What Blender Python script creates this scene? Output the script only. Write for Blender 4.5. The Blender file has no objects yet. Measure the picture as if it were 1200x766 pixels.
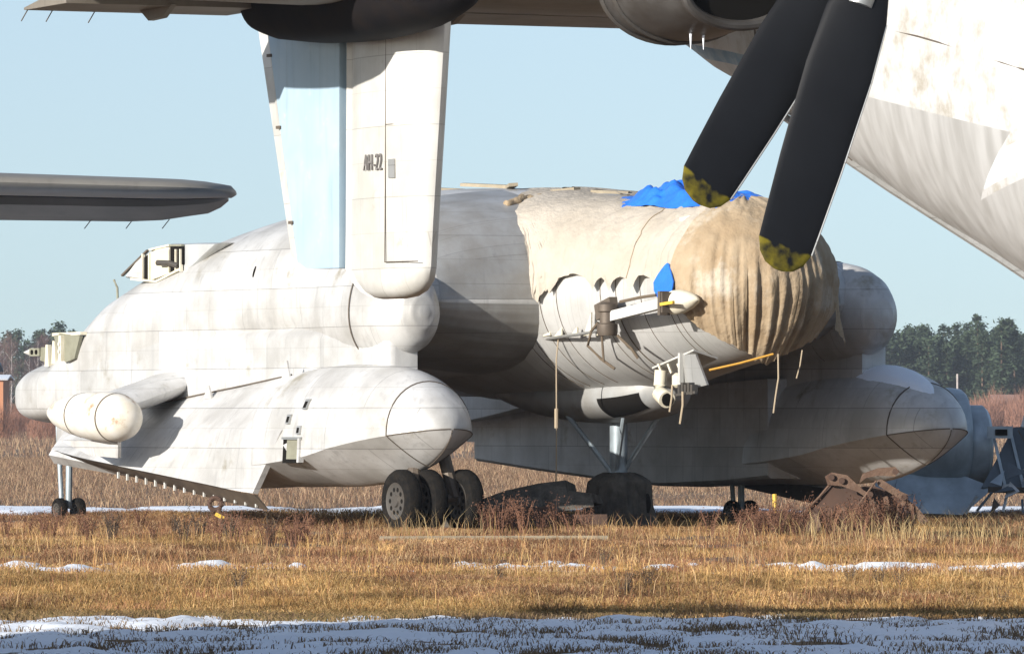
import bpy, bmesh, math, random
import numpy as np
from mathutils import Vector, Matrix, noise as mnoise
R = math.radians
random.seed(7); rng = np.random.default_rng(7)
scn = bpy.context.scene
COL = scn.collection

# ------------------------------------------------------------------ camera
cam_d = bpy.data.cameras.new('camera'); cam = bpy.data.objects.new('camera', cam_d); COL.objects.link(cam)
cam.location = (0, 0, 1.7); cam.rotation_euler = (R(90), 0, 0)
cam_d.sensor_fit = 'HORIZONTAL'; cam_d.sensor_width = 36; cam_d.lens = 36 * 9000 / 1200
cam_d.shift_x = 0; cam_d.shift_y = (490 - 383) / 1200
cam_d.clip_start = 1; cam_d.clip_end = 9000
scn.camera = cam
# ------------------------------------------------------------------ sky and sun
SUN_EL = R(16.5); SUN_H = Vector((-0.700, -0.714)).normalized()
SUN = Vector((SUN_H.x * math.cos(SUN_EL), SUN_H.y * math.cos(SUN_EL), math.sin(SUN_EL)))
w = bpy.data.worlds.new('World'); scn.world = w; w.use_nodes = True
nt = w.node_tree; nt.nodes.clear()
sky = nt.nodes.new('ShaderNodeTexSky'); sky.sky_type = 'NISHITA'; sky.sun_disc = False
sky.sun_elevation = SUN_EL; sky.sun_rotation = math.atan2(SUN_H.x, SUN_H.y)
sky.altitude = 150; sky.air_density = 1.0; sky.dust_density = 1.0; sky.ozone_density = 3.0
bg = nt.nodes.new('ShaderNodeBackground'); bg.inputs[1].default_value = 0.112
out = nt.nodes.new('ShaderNodeOutputWorld')
tcw = nt.nodes.new('ShaderNodeTexCoord'); va = nt.nodes.new('ShaderNodeVectorMath'); va.operation = 'ADD'; va.inputs[1].default_value = (0, 0, 0.065)
vn_ = nt.nodes.new('ShaderNodeVectorMath'); vn_.operation = 'NORMALIZE'      # clear winter air: the blue reaches down to the horizon
nt.links.new(tcw.outputs['Generated'], va.inputs[0]); nt.links.new(va.outputs[0], vn_.inputs[0]); nt.links.new(vn_.outputs[0], sky.inputs[0])
hsv = nt.nodes.new('ShaderNodeHueSaturation'); hsv.inputs['Saturation'].default_value = 0.74      # pale winter sky
nt.links.new(sky.outputs[0], hsv.inputs['Color']); nt.links.new(hsv.outputs[0], bg.inputs[0]); nt.links.new(bg.outputs[0], out.inputs[0])
sl = bpy.data.lights.new('sun', 'SUN'); sl.energy = 5.0; sl.angle = R(0.5); sl.color = (1.0, 0.94, 0.86)
so = bpy.data.objects.new('sun', sl); COL.objects.link(so); so.location = (-40, -30, 40)
so.rotation_euler = SUN.to_track_quat('Z', 'Y').to_euler()
vs = scn.view_settings; vs.view_transform = 'Standard'; vs.look = 'None'; vs.exposure = 0.58; vs.gamma = 1
vs.use_curve_mapping = False

# ------------------------------------------------------------------ materials
def mat(name, col, rough=0.6, metal=0.0, var=None, vscale=1.5, vamt=0.5, stain=None, sscale=0.5, sthr=0.55,
        streak=0, panel=None, bump=0.0, bscale=20, trans=0.0, ior=None, detail=6, spec=None):
    m = bpy.data.materials.new(name); m.use_nodes = True
    t = m.node_tree; N = t.nodes; Lk = t.links; b = N['Principled BSDF']
    b.inputs['Roughness'].default_value = rough; b.inputs['Metallic'].default_value = metal
    if spec is not None: b.inputs['Specular IOR Level'].default_value = spec
    tc = N.new('ShaderNodeTexCoord'); co = tc.outputs['Object']
    cur = None
    def rgb(c):
        n = N.new('ShaderNodeRGB'); n.outputs[0].default_value = (*c, 1); return n.outputs[0]
    cur = rgb(col)
    def noise(scale, det=detail, vec=co, rg=0.6):
        n = N.new('ShaderNodeTexNoise'); n.inputs['Scale'].default_value = scale; n.inputs['Detail'].default_value = det
        n.inputs['Roughness'].default_value = rg
        Lk.new(vec, n.inputs['Vector']); return n.outputs['Fac']
    def ramp(f, a, c):
        n = N.new('ShaderNodeMapRange'); n.interpolation_type = 'SMOOTHSTEP'
        n.inputs[1].default_value = a; n.inputs[2].default_value = c; Lk.new(f, n.inputs[0]); return n.outputs[0]
    def mix(f, a, c):
        n = N.new('ShaderNodeMix'); n.data_type = 'RGBA'
        if isinstance(f, float): n.inputs[0].default_value = f
        else: Lk.new(f, n.inputs[0])
        Lk.new(a, n.inputs[6]); Lk.new(c, n.inputs[7]); return n.outputs[2]
    def mul(f, k):
        n = N.new('ShaderNodeMath'); n.operation = 'MULTIPLY'; Lk.new(f, n.inputs[0]); n.inputs[1].default_value = k; return n.outputs[0]
    if var is not None: cur = mix(mul(ramp(noise(vscale), 0.3, 0.7), vamt), cur, rgb(var))
    if streak:
        mp = N.new('ShaderNodeMapping'); mp.inputs['Scale'].default_value = (7, 7, 0.5); Lk.new(co, mp.inputs[0])
        f = noise(1.0, 5, mp.outputs[0]); cur = mix(mul(ramp(f, 0.52, 0.75), streak), cur, rgb([c * 0.55 for c in col]))
    if stain is not None: cur = mix(ramp(noise(sscale, 9, rg=0.68), sthr, sthr + 0.16), cur, rgb(stain))
    if panel is not None:
        sw = N.new('ShaderNodeSeparateXYZ'); Lk.new(co, sw.inputs[0]); cm = N.new('ShaderNodeCombineXYZ')
        Lk.new(sw.outputs[0], cm.inputs[0]); Lk.new(sw.outputs[2], cm.inputs[1])
        br = N.new('ShaderNodeTexBrick'); br.inputs['Scale'].default_value = 1; br.inputs['Mortar Size'].default_value = 0.006
        br.inputs['Brick Width'].default_value = panel[0]; br.inputs['Row Height'].default_value = panel[1]
        br.inputs['Color1'].default_value = (1, 1, 1, 1); br.inputs['Color2'].default_value = (0.84, 0.84, 0.83, 1)
        br.inputs['Mortar'].default_value = (panel[2],) * 3 + (1,); br.inputs['Mortar Smooth'].default_value = 0.3
        Lk.new(cm.outputs[0], br.inputs[0])
        n = N.new('ShaderNodeMix'); n.data_type = 'RGBA'; n.blend_type = 'MULTIPLY'; n.inputs[0].default_value = 1
        Lk.new(cur, n.inputs[6]); Lk.new(br.outputs[0], n.inputs[7]); cur = n.outputs[2]
        b2 = N.new('ShaderNodeTexBrick'); b2.inputs['Scale'].default_value = 1; b2.inputs['Mortar Size'].default_value = 0.004; b2.offset = 0.37
        b2.inputs['Brick Width'].default_value = panel[0]*0.43; b2.inputs['Row Height'].default_value = panel[1]*0.5
        b2.inputs['Color1'].default_value = (1, 1, 1, 1); b2.inputs['Color2'].default_value = (0.93, 0.93, 0.925, 1); b2.inputs['Mortar'].default_value = (0.8, 0.79, 0.77, 1)
        Lk.new(cm.outputs[0], b2.inputs[0]); n = N.new('ShaderNodeMix'); n.data_type = 'RGBA'; n.blend_type = 'MULTIPLY'; n.inputs[0].default_value = 1
        Lk.new(cur, n.inputs[6]); Lk.new(b2.outputs[0], n.inputs[7]); cur = n.outputs[2]
    Lk.new(cur, b.inputs['Base Color'])
    if bump:
        bn = N.new('ShaderNodeBump'); bn.inputs['Strength'].default_value = bump; bn.inputs['Distance'].default_value = 0.05
        Lk.new(noise(bscale, 5), bn.inputs['Height']); Lk.new(bn.outputs[0], b.inputs['Normal'])
    m['cur'] = 0
    if trans:
        tr = N.new('ShaderNodeBsdfTranslucent'); Lk.new(cur, tr.inputs[0]); mx = N.new('ShaderNodeMixShader')
        mx.inputs[0].default_value = trans; Lk.new(b.outputs[0], mx.inputs[1]); Lk.new(tr.outputs[0], mx.inputs[2])
        Lk.new(mx.outputs[0], N['Material Output'].inputs[0])
    return m

M = {}
M['silver'] = mat('silver_paint', (0.67, 0.67, 0.665), 0.45, 0.15, var=(0.43, 0.42, 0.40), vscale=0.9, vamt=0.95,
                  stain=(0.33, 0.30, 0.23), sscale=1.1, sthr=0.57, streak=0.6, panel=(1.9, 0.62, 0.55), bump=0.16, bscale=1.6)
M['silver_nose'] = mat('silver_nose', (0.58, 0.58, 0.57), 0.42, 0.2, var=(0.44, 0.43, 0.40), vscale=1.2, vamt=0.7,
                  stain=(0.34, 0.30, 0.22), sscale=1.6, sthr=0.62, streak=0.3, panel=(0.55, 3.0, 0.82), bump=0.05, bscale=2)
M['belly_shade'] = mat('shaded_belly', (0.34, 0.35, 0.35), 0.5, 0.1, var=(0.24, 0.23, 0.21), vscale=1.5, vamt=0.9, stain=(0.16, 0.14, 0.11), sscale=1.4, sthr=0.56, streak=0.3)  # shade of the belly put into the base grey; stains and streaks over it
M['radome'] = mat('radome_grey', (0.50, 0.52, 0.52), 0.35, 0.2, var=(0.40, 0.40, 0.38), vscale=1.5, vamt=0.8, stain=(0.33, 0.3, 0.24), sscale=2, sthr=0.64, bump=0.04, bscale=3)
M['white'] = mat('white_paint', (0.64, 0.64, 0.62), 0.45, 0, var=(0.50, 0.49, 0.45), vscale=1.2, vamt=0.9, stain=(0.38, 0.33, 0.24), sscale=1.7, sthr=0.61, streak=0.25, panel=(1.3, 0.9, 0.7))
M['pod'] = mat('rusty_white', (0.72, 0.70, 0.65), 0.5, 0, var=(0.6, 0.55, 0.45), vscale=2.5, vamt=0.9, stain=(0.30, 0.15, 0.06), sscale=2.2, sthr=0.55)
M['blue_paint'] = mat('pale_blue_paint', (0.32, 0.44, 0.54), 0.6, 0, var=(0.38, 0.49, 0.57), vscale=1.6, vamt=0.8, stain=(0.45, 0.53, 0.57), sscale=3.2, sthr=0.58, streak=0.3, bump=0.05, bscale=3)
M['metal'] = mat('bare_metal', (0.50, 0.50, 0.49), 0.38, 0.55, var=(0.40, 0.40, 0.38), vscale=1.4, vamt=0.8, streak=0.4, panel=(1.4, 0.7, 0.7), stain=(0.33, 0.29, 0.22), sscale=1.5, sthr=0.66)
M['seam'] = mat('seam_dark', (0.10, 0.08, 0.06), 0.8)
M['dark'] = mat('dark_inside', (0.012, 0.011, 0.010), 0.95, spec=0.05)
M['brownmetal'] = mat('afterbody_shade', (0.15, 0.12, 0.09), 0.6, 0.3, var=(0.07, 0.055, 0.045), vscale=2, vamt=0.8, streak=0.4)
M['grime'] = mat('grimy_grey', (0.10, 0.095, 0.09), 0.5, 0.3, var=(0.05, 0.043, 0.037), vscale=2.5, vamt=0.9, streak=0.4)
M['sooty'] = mat('sooty_black', (0.008, 0.008, 0.010), 0.7, 0.0, var=(0.018, 0.014, 0.012), vscale=2, vamt=0.8, streak=0.3, spec=0.06)
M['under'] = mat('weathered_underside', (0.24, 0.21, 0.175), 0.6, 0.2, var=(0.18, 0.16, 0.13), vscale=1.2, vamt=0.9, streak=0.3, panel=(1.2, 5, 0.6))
M['rubber'] = mat('tyre_rubber', (0.009, 0.009, 0.009), 0.95, 0, var=(0.024, 0.02, 0.016), vscale=9, vamt=0.7, bump=0.4, bscale=30, spec=0.08)
M['rim'] = mat('wheel_rim', (0.08, 0.075, 0.068), 0.55, 0.4, var=(0.12, 0.1, 0.08), vscale=6)
M['strut'] = mat('blue_grey_strut', (0.32, 0.38, 0.42), 0.5, 0.3, var=(0.18, 0.2, 0.2), vscale=5)
M['primer'] = mat('olive_primer', (0.24, 0.24, 0.18), 0.7, 0.1, var=(0.15, 0.14, 0.1), vscale=5)
M['cream'] = mat('cream_inside', (0.70, 0.66, 0.54), 0.6, 0, var=(0.5, 0.44, 0.3), vscale=3, vamt=0.6)
M['tarp_tan'] = mat('tan_canvas', (0.46, 0.365, 0.25), 0.9, 0, var=(0.34, 0.25, 0.155), vscale=1.6, vamt=0.9, stain=(0.53, 0.47, 0.38), sscale=0.9, sthr=0.5, bump=0.7, bscale=7, trans=0.14, spec=0.1)
M['tarp'] = mat('beige_canvas', (0.52, 0.47, 0.40), 0.9, 0, var=(0.43, 0.38, 0.31), vscale=1.3, vamt=0.8, stain=(0.40, 0.35, 0.27), sscale=1.0, sthr=0.56, bump=0.8, bscale=5.5, trans=0.12, spec=0.1)
M['tarp_grey'] = mat('dark_canvas', (0.12, 0.11, 0.095), 0.9, 0, var=(0.05, 0.045, 0.04), vscale=4, vamt=0.9, bump=0.5, bscale=14, spec=0.1)
M['blue_tarp'] = mat('blue_sheet', (0.02, 0.14, 0.62), 0.38, 0, var=(0.03, 0.22, 0.75), vscale=3, bump=0.3, bscale=9)
M['rope'] = mat('rope', (0.36, 0.29, 0.2), 0.9)
M['rope_dark'] = mat('rope_dark', (0.12, 0.09, 0.06), 0.9)
M['strap'] = mat('orange_strap', (0.62, 0.33, 0.05), 0.7)
M['rust'] = mat('rusty_steel', (0.10, 0.055, 0.035), 0.85, 0.1, var=(0.17, 0.11, 0.075), vscale=4, vamt=0.9, bump=0.4, bscale=20)
M['rust_dark'] = mat('dark_rust', (0.06, 0.035, 0.025), 0.9, 0, var=(0.11, 0.06, 0.04), vscale=4)
M['wreck'] = mat('wreck_blue_grey', (0.46, 0.53, 0.57), 0.45, 0.35, var=(0.25, 0.29, 0.32), vscale=2, vamt=0.8, streak=0.3, stain=(0.2, 0.19, 0.17), sscale=2.5, sthr=0.62)
M['wreck_in'] = mat('wreck_inside', (0.13, 0.16, 0.19), 0.6, 0.2, var=(0.09, 0.1, 0.11), vscale=3)
M['wood'] = mat('old_plank', (0.33, 0.28, 0.2), 0.8, 0, var=(0.2, 0.17, 0.12), vscale=5)
M['yellow'] = mat('yellow_paint', (0.62, 0.40, 0.05), 0.6)
M['snow'] = mat('snow', (0.86, 0.90, 0.96), 0.6, 0, var=(0.78, 0.83, 0.90), vscale=2.0, vamt=0.6, bump=0.4, bscale=7)
M['bark'] = mat('bark', (0.12, 0.085, 0.06), 0.9, 0, var=(0.2, 0.11, 0.06), vscale=1)
M['birch'] = mat('birch_bark', (0.42, 0.38, 0.36), 0.9, 0, var=(0.15, 0.13, 0.12), vscale=1.5)
M['brick'] = mat('orange_wall', (0.42, 0.19, 0.10), 0.9, 0, var=(0.45, 0.2, 0.1), vscale=0.5)
M['faded'] = mat('faded_brick', (0.26, 0.16, 0.125), 0.9, 0, var=(0.2, 0.12, 0.1), vscale=0.5)
M['roof_blue'] = mat('blue_roof', (0.06, 0.12, 0.22), 0.6)
M['roof_grey'] = mat('grey_roof', (0.35, 0.33, 0.32), 0.8)
M['ink'] = mat('black_lettering', (0.17, 0.16, 0.155), 0.7)

def attr_mat(name, rough=0.85, trans=0.25):
    m = bpy.data.materials.new(name); m.use_nodes = True; t = m.node_tree; b = t.nodes['Principled BSDF']
    a = t.nodes.new('ShaderNodeAttribute'); a.attribute_name = 'tint'
    t.links.new(a.outputs['Color'], b.inputs['Base Color']); b.inputs['Roughness'].default_value = rough
    b.inputs['Specular IOR Level'].default_value = 0.15
    if trans:
        tr = t.nodes.new('ShaderNodeBsdfTranslucent'); t.links.new(a.outputs['Color'], tr.inputs[0]); mx = t.nodes.new('ShaderNodeMixShader')
        mx.inputs[0].default_value = trans; t.links.new(b.outputs[0], mx.inputs[1]); t.links.new(tr.outputs[0], mx.inputs[2])
        t.links.new(mx.outputs[0], t.nodes['Material Output'].inputs[0])
    return m
M['grass'] = attr_mat('dry_grass'); M['leaf'] = attr_mat('needles', 0.8, 0.15)

# ------------------------------------------------------------------ mesh helpers
class MB:
    def __init__(s): s.v = []; s.f = []
    def add(s, vs, fs):
        o = len(s.v); s.v += [tuple(p) for p in vs]; s.f += [tuple(i + o for i in f) for f in fs]; return s
    def loft(s, secs, cap0=True, cap1=True, closed=True):
        n = len(secs[0]); o = len(s.v)
        for q in secs: s.v += [tuple(p) for p in q]
        for i in range(len(secs) - 1):
            for j in range(n if closed else n - 1):
                k = (j + 1) % n
                s.f.append((o + i*n + j, o + i*n + k, o + (i+1)*n + k, o + (i+1)*n + j))
        if closed and cap0: s.f.append(tuple(o + j for j in range(n))[::-1])
        if closed and cap1: s.f.append(tuple(o + (len(secs)-1)*n + j for j in range(n)))
        return s
    def tube(s, path, r, n=8, caps=True):
        P = [Vector(p) for p in path]; rr = r if isinstance(r, (list, tuple)) else [r] * len(P); secs = []
        for i, p in enumerate(P):
            d = (P[min(i+1, len(P)-1)] - P[max(i-1, 0)]).normalized()
            u = d.cross(Vector((0, 0, 1)) if abs(d.z) < 0.9 else Vector((0, 1, 0))).normalized(); v2 = d.cross(u)
            secs.append([p + (u * math.cos(2*math.pi*k/n) + v2 * math.sin(2*math.pi*k/n)) * rr[i] for k in range(n)])
        return s.loft(secs, caps, caps)
    def box(s, c, sz, rot=None, bev=0):
        m = Matrix.Identity(3) if rot is None else rot
        x, y, z = [q / 2 for q in sz]; c = Vector(c)
        vs = [c + m @ Vector((i*x, j*y, k*z)) for i in (-1, 1) for j in (-1, 1) for k in (-1, 1)]
        return s.add(vs, [(0,1,3,2), (4,6,7,5), (0,4,5,1), (2,3,7,6), (0,2,6,4), (1,5,7,3)])
    def bar(s, a, b, wd, ht):
        a = Vector(a); b = Vector(b); d = (b - a); L = d.length; d.normalize()
        u = d.cross(Vector((0, 0, 1))) if abs(d.z) < 0.95 else Vector((0, 1, 0)); u.normalize(); v2 = u.cross(d)
        return s.box((a + b) / 2, (L, wd, ht), Matrix((d, u, v2)).transposed())
    def lathe(s, prof, axis='x', n=32, c=(0, 0, 0), cap=True):
        secs = []
        for a, r in prof:
            q = []
            for k in range(n):
                t = 2*math.pi*k/n; y, z = r*math.cos(t), r*math.sin(t)
                p = {'x': (a, y, z), 'y': (y, a, z), 'z': (y, z, a)}[axis]
                q.append((p[0]+c[0], p[1]+c[1], p[2]+c[2]))
            secs.append(q)
        return s.loft(secs, cap, cap)
    def plate(s, pts, th):       # polygon thickened along its normal
        P = [Vector(p) for p in pts]; nrm = (P[1]-P[0]).cross(P[2]-P[0]).normalized() * th / 2
        return s.loft([[p - nrm for p in P], [p + nrm for p in P]])
    def build(s, name, m, parent=None, sharp=35, kind=None, label=None):
        me = bpy.data.meshes.new(name); me.from_pydata(s.v, [], s.f); me.validate()
        bm = bmesh.new(); bm.from_mesh(me); bmesh.ops.recalc_face_normals(bm, faces=bm.faces); bm.to_mesh(me); bm.free()
        me.polygons.foreach_set('use_smooth', [True] * len(me.polygons))
        me.set_sharp_from_angle(angle=R(sharp))
        me.materials.append(M[m] if isinstance(m, str) else m)
        o = bpy.data.objects.new(name, me); COL.objects.link(o); o.parent = parent
        if kind: o['kind'] = kind
        if label: o['label'] = label
        return o
def tag(o, label=None, cat=None, group=None, kind=None):
    for k, v in (('label', label), ('category', cat), ('group', group), ('kind', kind)):
        if v: o[k] = v
    return o
def empty(name, loc, rz=0, label=None, cat=None, group=None):
    o = bpy.data.objects.new(name, None); COL.objects.link(o); o.location = loc; o.rotation_euler = (0, 0, rz); o.empty_display_size = 0.3
    return tag(o, label, cat, group)
def lerp_tab(tab, x):
    xs = [t[0] for t in tab]
    if xs[0] > xs[-1]: tab = tab[::-1]; xs = xs[::-1]
    return [float(np.interp(x, xs, [t[i] for t in tab])) for i in range(1, len(tab[0]))]
def smooth_tab(tab, n):
    """resample a station table with Catmull-Rom smoothing"""
    T = np.array(tab, float); out = []
    for i in range(len(T) - 1):
        p0 = T[max(i-1, 0)]; p1 = T[i]; p2 = T[i+1]; p3 = T[min(i+2, len(T)-1)]
        for k in range(n):
            t = k / n
            q = 0.5 * ((2*p1) + (-p0+p2)*t + (2*p0-5*p1+4*p2-p3)*t*t + (-p0+3*p1-3*p2+p3)*t**3)
            q[0] = p1[0] + (p2[0]-p1[0]) * t
            out.append(tuple(q))
    out.append(tuple(T[-1])); return out
def sell(x, w_, zb, zt, n, N=48, zc=None, y0=0):
    zc = (zb + zt) / 2 if zc is None else zc; q = []
    for k in range(N):
        t = 2*math.pi*k/N; c, s = math.cos(t), math.sin(t)
        q.append((x, y0 + w_ * math.copysign(abs(c)**(2/n), c), zc + (zt-zc if s > 0 else zc-zb) * math.copysign(abs(s)**(2/n), s)))
    return q
def hsec(a, w_, zb, zt, N=72):       # wing hull section, boxier underneath towards the tail
    zc = zb + (zt-zb)*0.42; nb = 2.75 + 2.5*min(1, max(0, (-6-a)/6)); q = []
    for k in range(N):
        t = 2*math.pi*k/N; c, s_ = math.cos(t), math.sin(t); n = 2.75 if s_ > 0 else nb
        q.append((a, w_*math.copysign(abs(c)**(2/n), c), zc + ((zt-zc) if s_ > 0 else (zc-zb))*math.copysign(abs(s_)**(2/n), s_)))
    return q
def vn(x, y, z=0.0): return mnoise.noise(Vector((x, y, z)))

# ================================================================== GROUND
def ground_mat():
    m = mat('dry_field', (0.19, 0.115, 0.06), 0.95, 0, var=(0.09, 0.052, 0.03), vscale=0.8, vamt=0.9, stain=(0.27, 0.19, 0.09), sscale=0.25, sthr=0.52, bump=0.6, bscale=3)
    return m
M['ground'] = ground_mat()
g = MB().add([(-4000, -300, 0), (4000, -300, 0), (4000, 7000, 0), (-4000, 7000, 0)], [(0, 1, 2, 3)]).build('ground', 'ground'); tag(g, 'flat field of dry earth under brown winter grass', 'ground', kind='structure')
def snow_sheet(y0, y1, x0, x1, dx, dy, thr, amp, sc, label, seed, edge=1.5):
    nx = int((x1-x0)/dx)+1; ny = int((y1-y0)/dy)+1; vs = []; fs = []
    for j in range(ny):
        y = y0 + (y1-y0)*j/(ny-1); e = min((y-y0), (y1-y))/edge; e = min(1, e)
        for i in range(nx):
            x = x0 + (x1-x0)*i/(nx-1)
            h = mnoise.fractal(Vector((x*sc*0.45, y*sc*0.22, seed)), 1.0, 2.0, 5)
            z = (h - thr - (1-e)*0.6)*amp
            z += 0.012*vn(x*5, y*3, seed)
            vs.append((x, y, max(-0.05, min(z, 0.09))))
    for j in range(ny-1):
        for i in range(nx-1):
            a = j*nx+i; q = (a, a+1, a+nx+1, a+nx)
            if max(vs[k][2] for k in q) > -0.03: fs.append(q)
    o = MB().add(vs, fs).build('snow', 'snow', sharp=80); tag(o, label, 'snow', kind='stuff'); return o
snow_sheet(46, 65.5, -6.5, 6.5, 0.06, 0.10, -0.42, 0.055, 3.4, 'broken crust of snow in the shade of the foreground', 3.1)
snow_sheet(83.0, 90.0, -8, 8, 0.06, 0.10, 0.24, 0.15, 3.2, 'thin broken streaks of snow in the sunlit golden grass', 9.4, 2.5)
snow_sheet(134, 143, -14, 14, 0.2, 0.3, -0.25, 0.3, 0.9, 'long strip of snow across the field behind the covered aircraft', 5.7, 2.0)

# ================================================================== AMPHIBIOUS AIRCRAFT  (x forward, y to port, z up)
ac = empty('amphibious_aircraft', (2.33, 118, 0), R(-60), 'weathered silver amphibious aircraft without wings, its nose under beige canvas', 'aircraft')
# --- thick centre wing and hull
HULL = [(-0.60, 3.80, 3.45, 3.52), (-0.62, 3.85, 3.30, 3.70), (-0.67, 3.95, 3.14, 3.98), (-0.78, 4.02, 2.96, 4.25), (-1.0, 4.1, 2.78, 4.55), (-1.4, 4.18, 2.58, 4.86), (-2.0, 4.26, 2.44, 5.10), (-2.9, 4.3, 2.36, 5.27),
        (-4.2, 4.3, 2.28, 5.32), (-6.8, 4.3, 2.05, 5.12), (-9.4, 4.3, 1.80, 4.70), (-11.2, 4.26, 1.62, 4.15), (-12.3, 4.2, 1.56, 3.52), (-12.9, 4.17, 1.55, 3.12), (-13.3, 4.13, 1.55, 2.98),
        (-13.8, 4.08, 1.55, 2.92), (-14.3, 3.98, 1.58, 2.84), (-14.65, 3.85, 1.68, 2.70), (-14.85, 3.7, 1.95, 2.42)]
hs = smooth_tab(HULL, 5)
body = MB().loft([hsec(*r) for r in hs if r[0] >= -6.8001]).build('centre_wing', 'silver', ac, sharp=60)
TEW = [(-6.9, 2.9, 2.1, 5.0), (-8.0, 2.9, 2.05, 4.6), (-9.2, 2.9, 2.15, 3.9), (-10.1, 2.9, 2.4, 3.2), (-10.5, 2.9, 2.6, 2.75)]
MB().loft([sell(a, w_, zb, zt, 8, 40) for a, w_, zb, zt in smooth_tab(TEW, 4)]).build('trailing_edge', 'silver', body, sharp=50)
for sd in (-1, 1):           # the wing ends run aft as two booms
    bs = []
    for r in hs:
        if r[0] > -6.7999: continue
        zc = r[2]+(r[3]-r[2])*0.42; top = []; bot = []; yi = min(2.75, r[1]*0.72); nb = 2.75+2.5*min(1, max(0, (-6-r[0])/6))
        for k in range(26):
            y_ = yi+(r[1]-yi)*math.sin(math.pi/2*k/25); q_ = max(0, 1-(y_/r[1])**2.75)**(1/2.75); top.append((r[0], sd*y_, zc+(r[3]-zc)*q_))
            q_ = max(0, 1-(y_/r[1])**nb)**(1/nb); bot.append((r[0], sd*y_, zc-(zc-r[2])*q_))
        bs.append(top+bot[::-1][1:])
    MB().loft(bs).build('tail_boom', 'silver', ac, sharp=60)
def hull_top(a, y):
    w_, zb, zt = lerp_tab(HULL, a); zc = zb + (zt-zb)*0.42
    return zc + (zt-zc) * max(0, 1 - (abs(y)/w_)**2.75)**(1/2.75)
def hull_side(a, z):
    w_, zb, zt = lerp_tab(HULL, a); zc = zb + (zt-zb)*0.42
    r = abs((z-zc)/((zt-zc) if z > zc else (zc-zb))); return w_ * max(0, 1 - min(1, r)**2.75)**(1/2.75)
# rounded lobes at both ends of the leading edge
LOBE = [(-0.16, 0.08, 0.09, 0.08), (-0.19, 0.20, 0.26, 0.25), (-0.30, 0.34, 0.46, 0.44), (-0.52, 0.45, 0.64, 0.58), (-0.9, 0.53, 0.78, 0.68), (-1.4, 0.55, 0.86, 0.74), (-2.2, 0.52, 0.92, 0.76), (-3.4, 0.42, 0.95, 0.74), (-5.0, 0.3, 0.9, 0.7)]
for sd in (-1, 1):
    ls_ = []
    for a, hw, hu, hd in smooth_tab(LOBE, 5):
        y0 = sd*(4.12 if a > -1.4 else 4.12-(-1.4-a)*0.10)
        ls_.append([(a, y0+hw*math.cos(t), 3.30+(hu if math.sin(t) > 0 else hd)*math.sin(t)) for t in np.linspace(0, 2*math.pi, 40, endpoint=False)])
    lb = MB().loft(ls_).build('wing_end_lobe', 'silver', body, sharp=60)
    sec = lerp_tab(smooth_tab(LOBE, 5), -1.55)
    MB().tube([(-1.55, sd*4.12+(sec[0]+0.004)*math.cos(t), 3.30+((sec[1] if math.sin(t) > 0 else sec[2])+0.004)*math.sin(t)) for t in np.linspace(0, 2*math.pi, 40)], 0.011, 5).build('seam', 'seam', body)
# arc seam round the rounded wing end and dark fairing lines
for sd in ():
    pth = []
    for k in range(25):
        z = 2.62 + (4.55-2.62)*k/24
        a = -1.75 - 0.35*math.sin(math.pi*k/24); pth.append((a, sd*(hull_side(a, z)+0.004), z))
    MB().tube(pth, 0.011, 5).build('seam', 'seam', body)
LEP = [r for r in hs if r[0] >= -2.95]
M['le_metal'] = mat('leading_edge_metal', (0.44, 0.45, 0.455), 0.42, 0.3, var=(0.31, 0.295, 0.27), vscale=1.2, vamt=0.9, streak=0.35, panel=(0.9, 0.75, 0.75), bump=0.03, bscale=2)
for sd in (-1, 1):
    for up in (1, 0):
        sec_ = []
        for r in LEP:
            zc = r[2]+(r[3]-r[2])*0.42; row = []
            for k in range(13):
                y_ = 3.6-2.4*k/12; g_ = max(0, 1-(y_/r[1])**2.75)**(1/2.75)
                row.append((r[0]+0.006, sd*y_, zc+(r[3]-zc)*g_+0.006 if up else zc-(zc-r[2])*g_-0.006))
            sec_.append(row)
        MB().loft(sec_, closed=False).build('leading_edge', 'le_metal', body, sharp=60)
# --- side walls joining wing and floats
PONT = [(-0.6, 0.96, 2.5, 1.28, 0.71),
        (-1.5, 1.0, 2.53, 1.13, 0.66), (-2.5, 1.0, 2.49, 1.03, 0.65), (-3.3, 0.97, 2.4, 0.98, 0.64), (-4.0, 0.72, 2.2, 0.98, 0.66), (-4.6, 0.4, 1.9, 1.0, 0.72), (-5.2, 0.1, 1.5, 1.05, 0.9)]
NOSE = []
for u in (1.0, 0.995, 0.98, 0.955, 0.92, 0.875, 0.82, 0.76, 0.7, 0.62, 0.53, 0.44, 0.34, 0.23, 0.12):
    k = max(0.02, (1-u**2.0)**0.56); zc = 1.28+0.26*u; NOSE.append((-0.6+1.86*u, 0.96*k, zc+(1.22-0.26*u)*k, zc, zc-(0.57+0.05*u)*k))
SEAM = [r for r in NOSE if abs(r[0]-(-0.6+1.86*0.62)) < 1e-6][0]
FY = 4.45
def psec(row, sd, n=22, grow=0):
    a, hw, zt, zc, zk = row; hw += grow; zt += grow; zk -= grow; q = []
    for k in range(n+1):
        t = math.pi*k/n; q.append((a, sd*FY + hw*math.cos(t), zc + (zt-zc)*math.sin(t)**0.92))
    for k in range(1, n):
        y = -1 + 2*k/n; q.append((a, sd*FY + hw*y, zc - (zc-zk)*(1-abs(y)**1.25)))
    return q
pt = NOSE + smooth_tab(PONT, 5)
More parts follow.
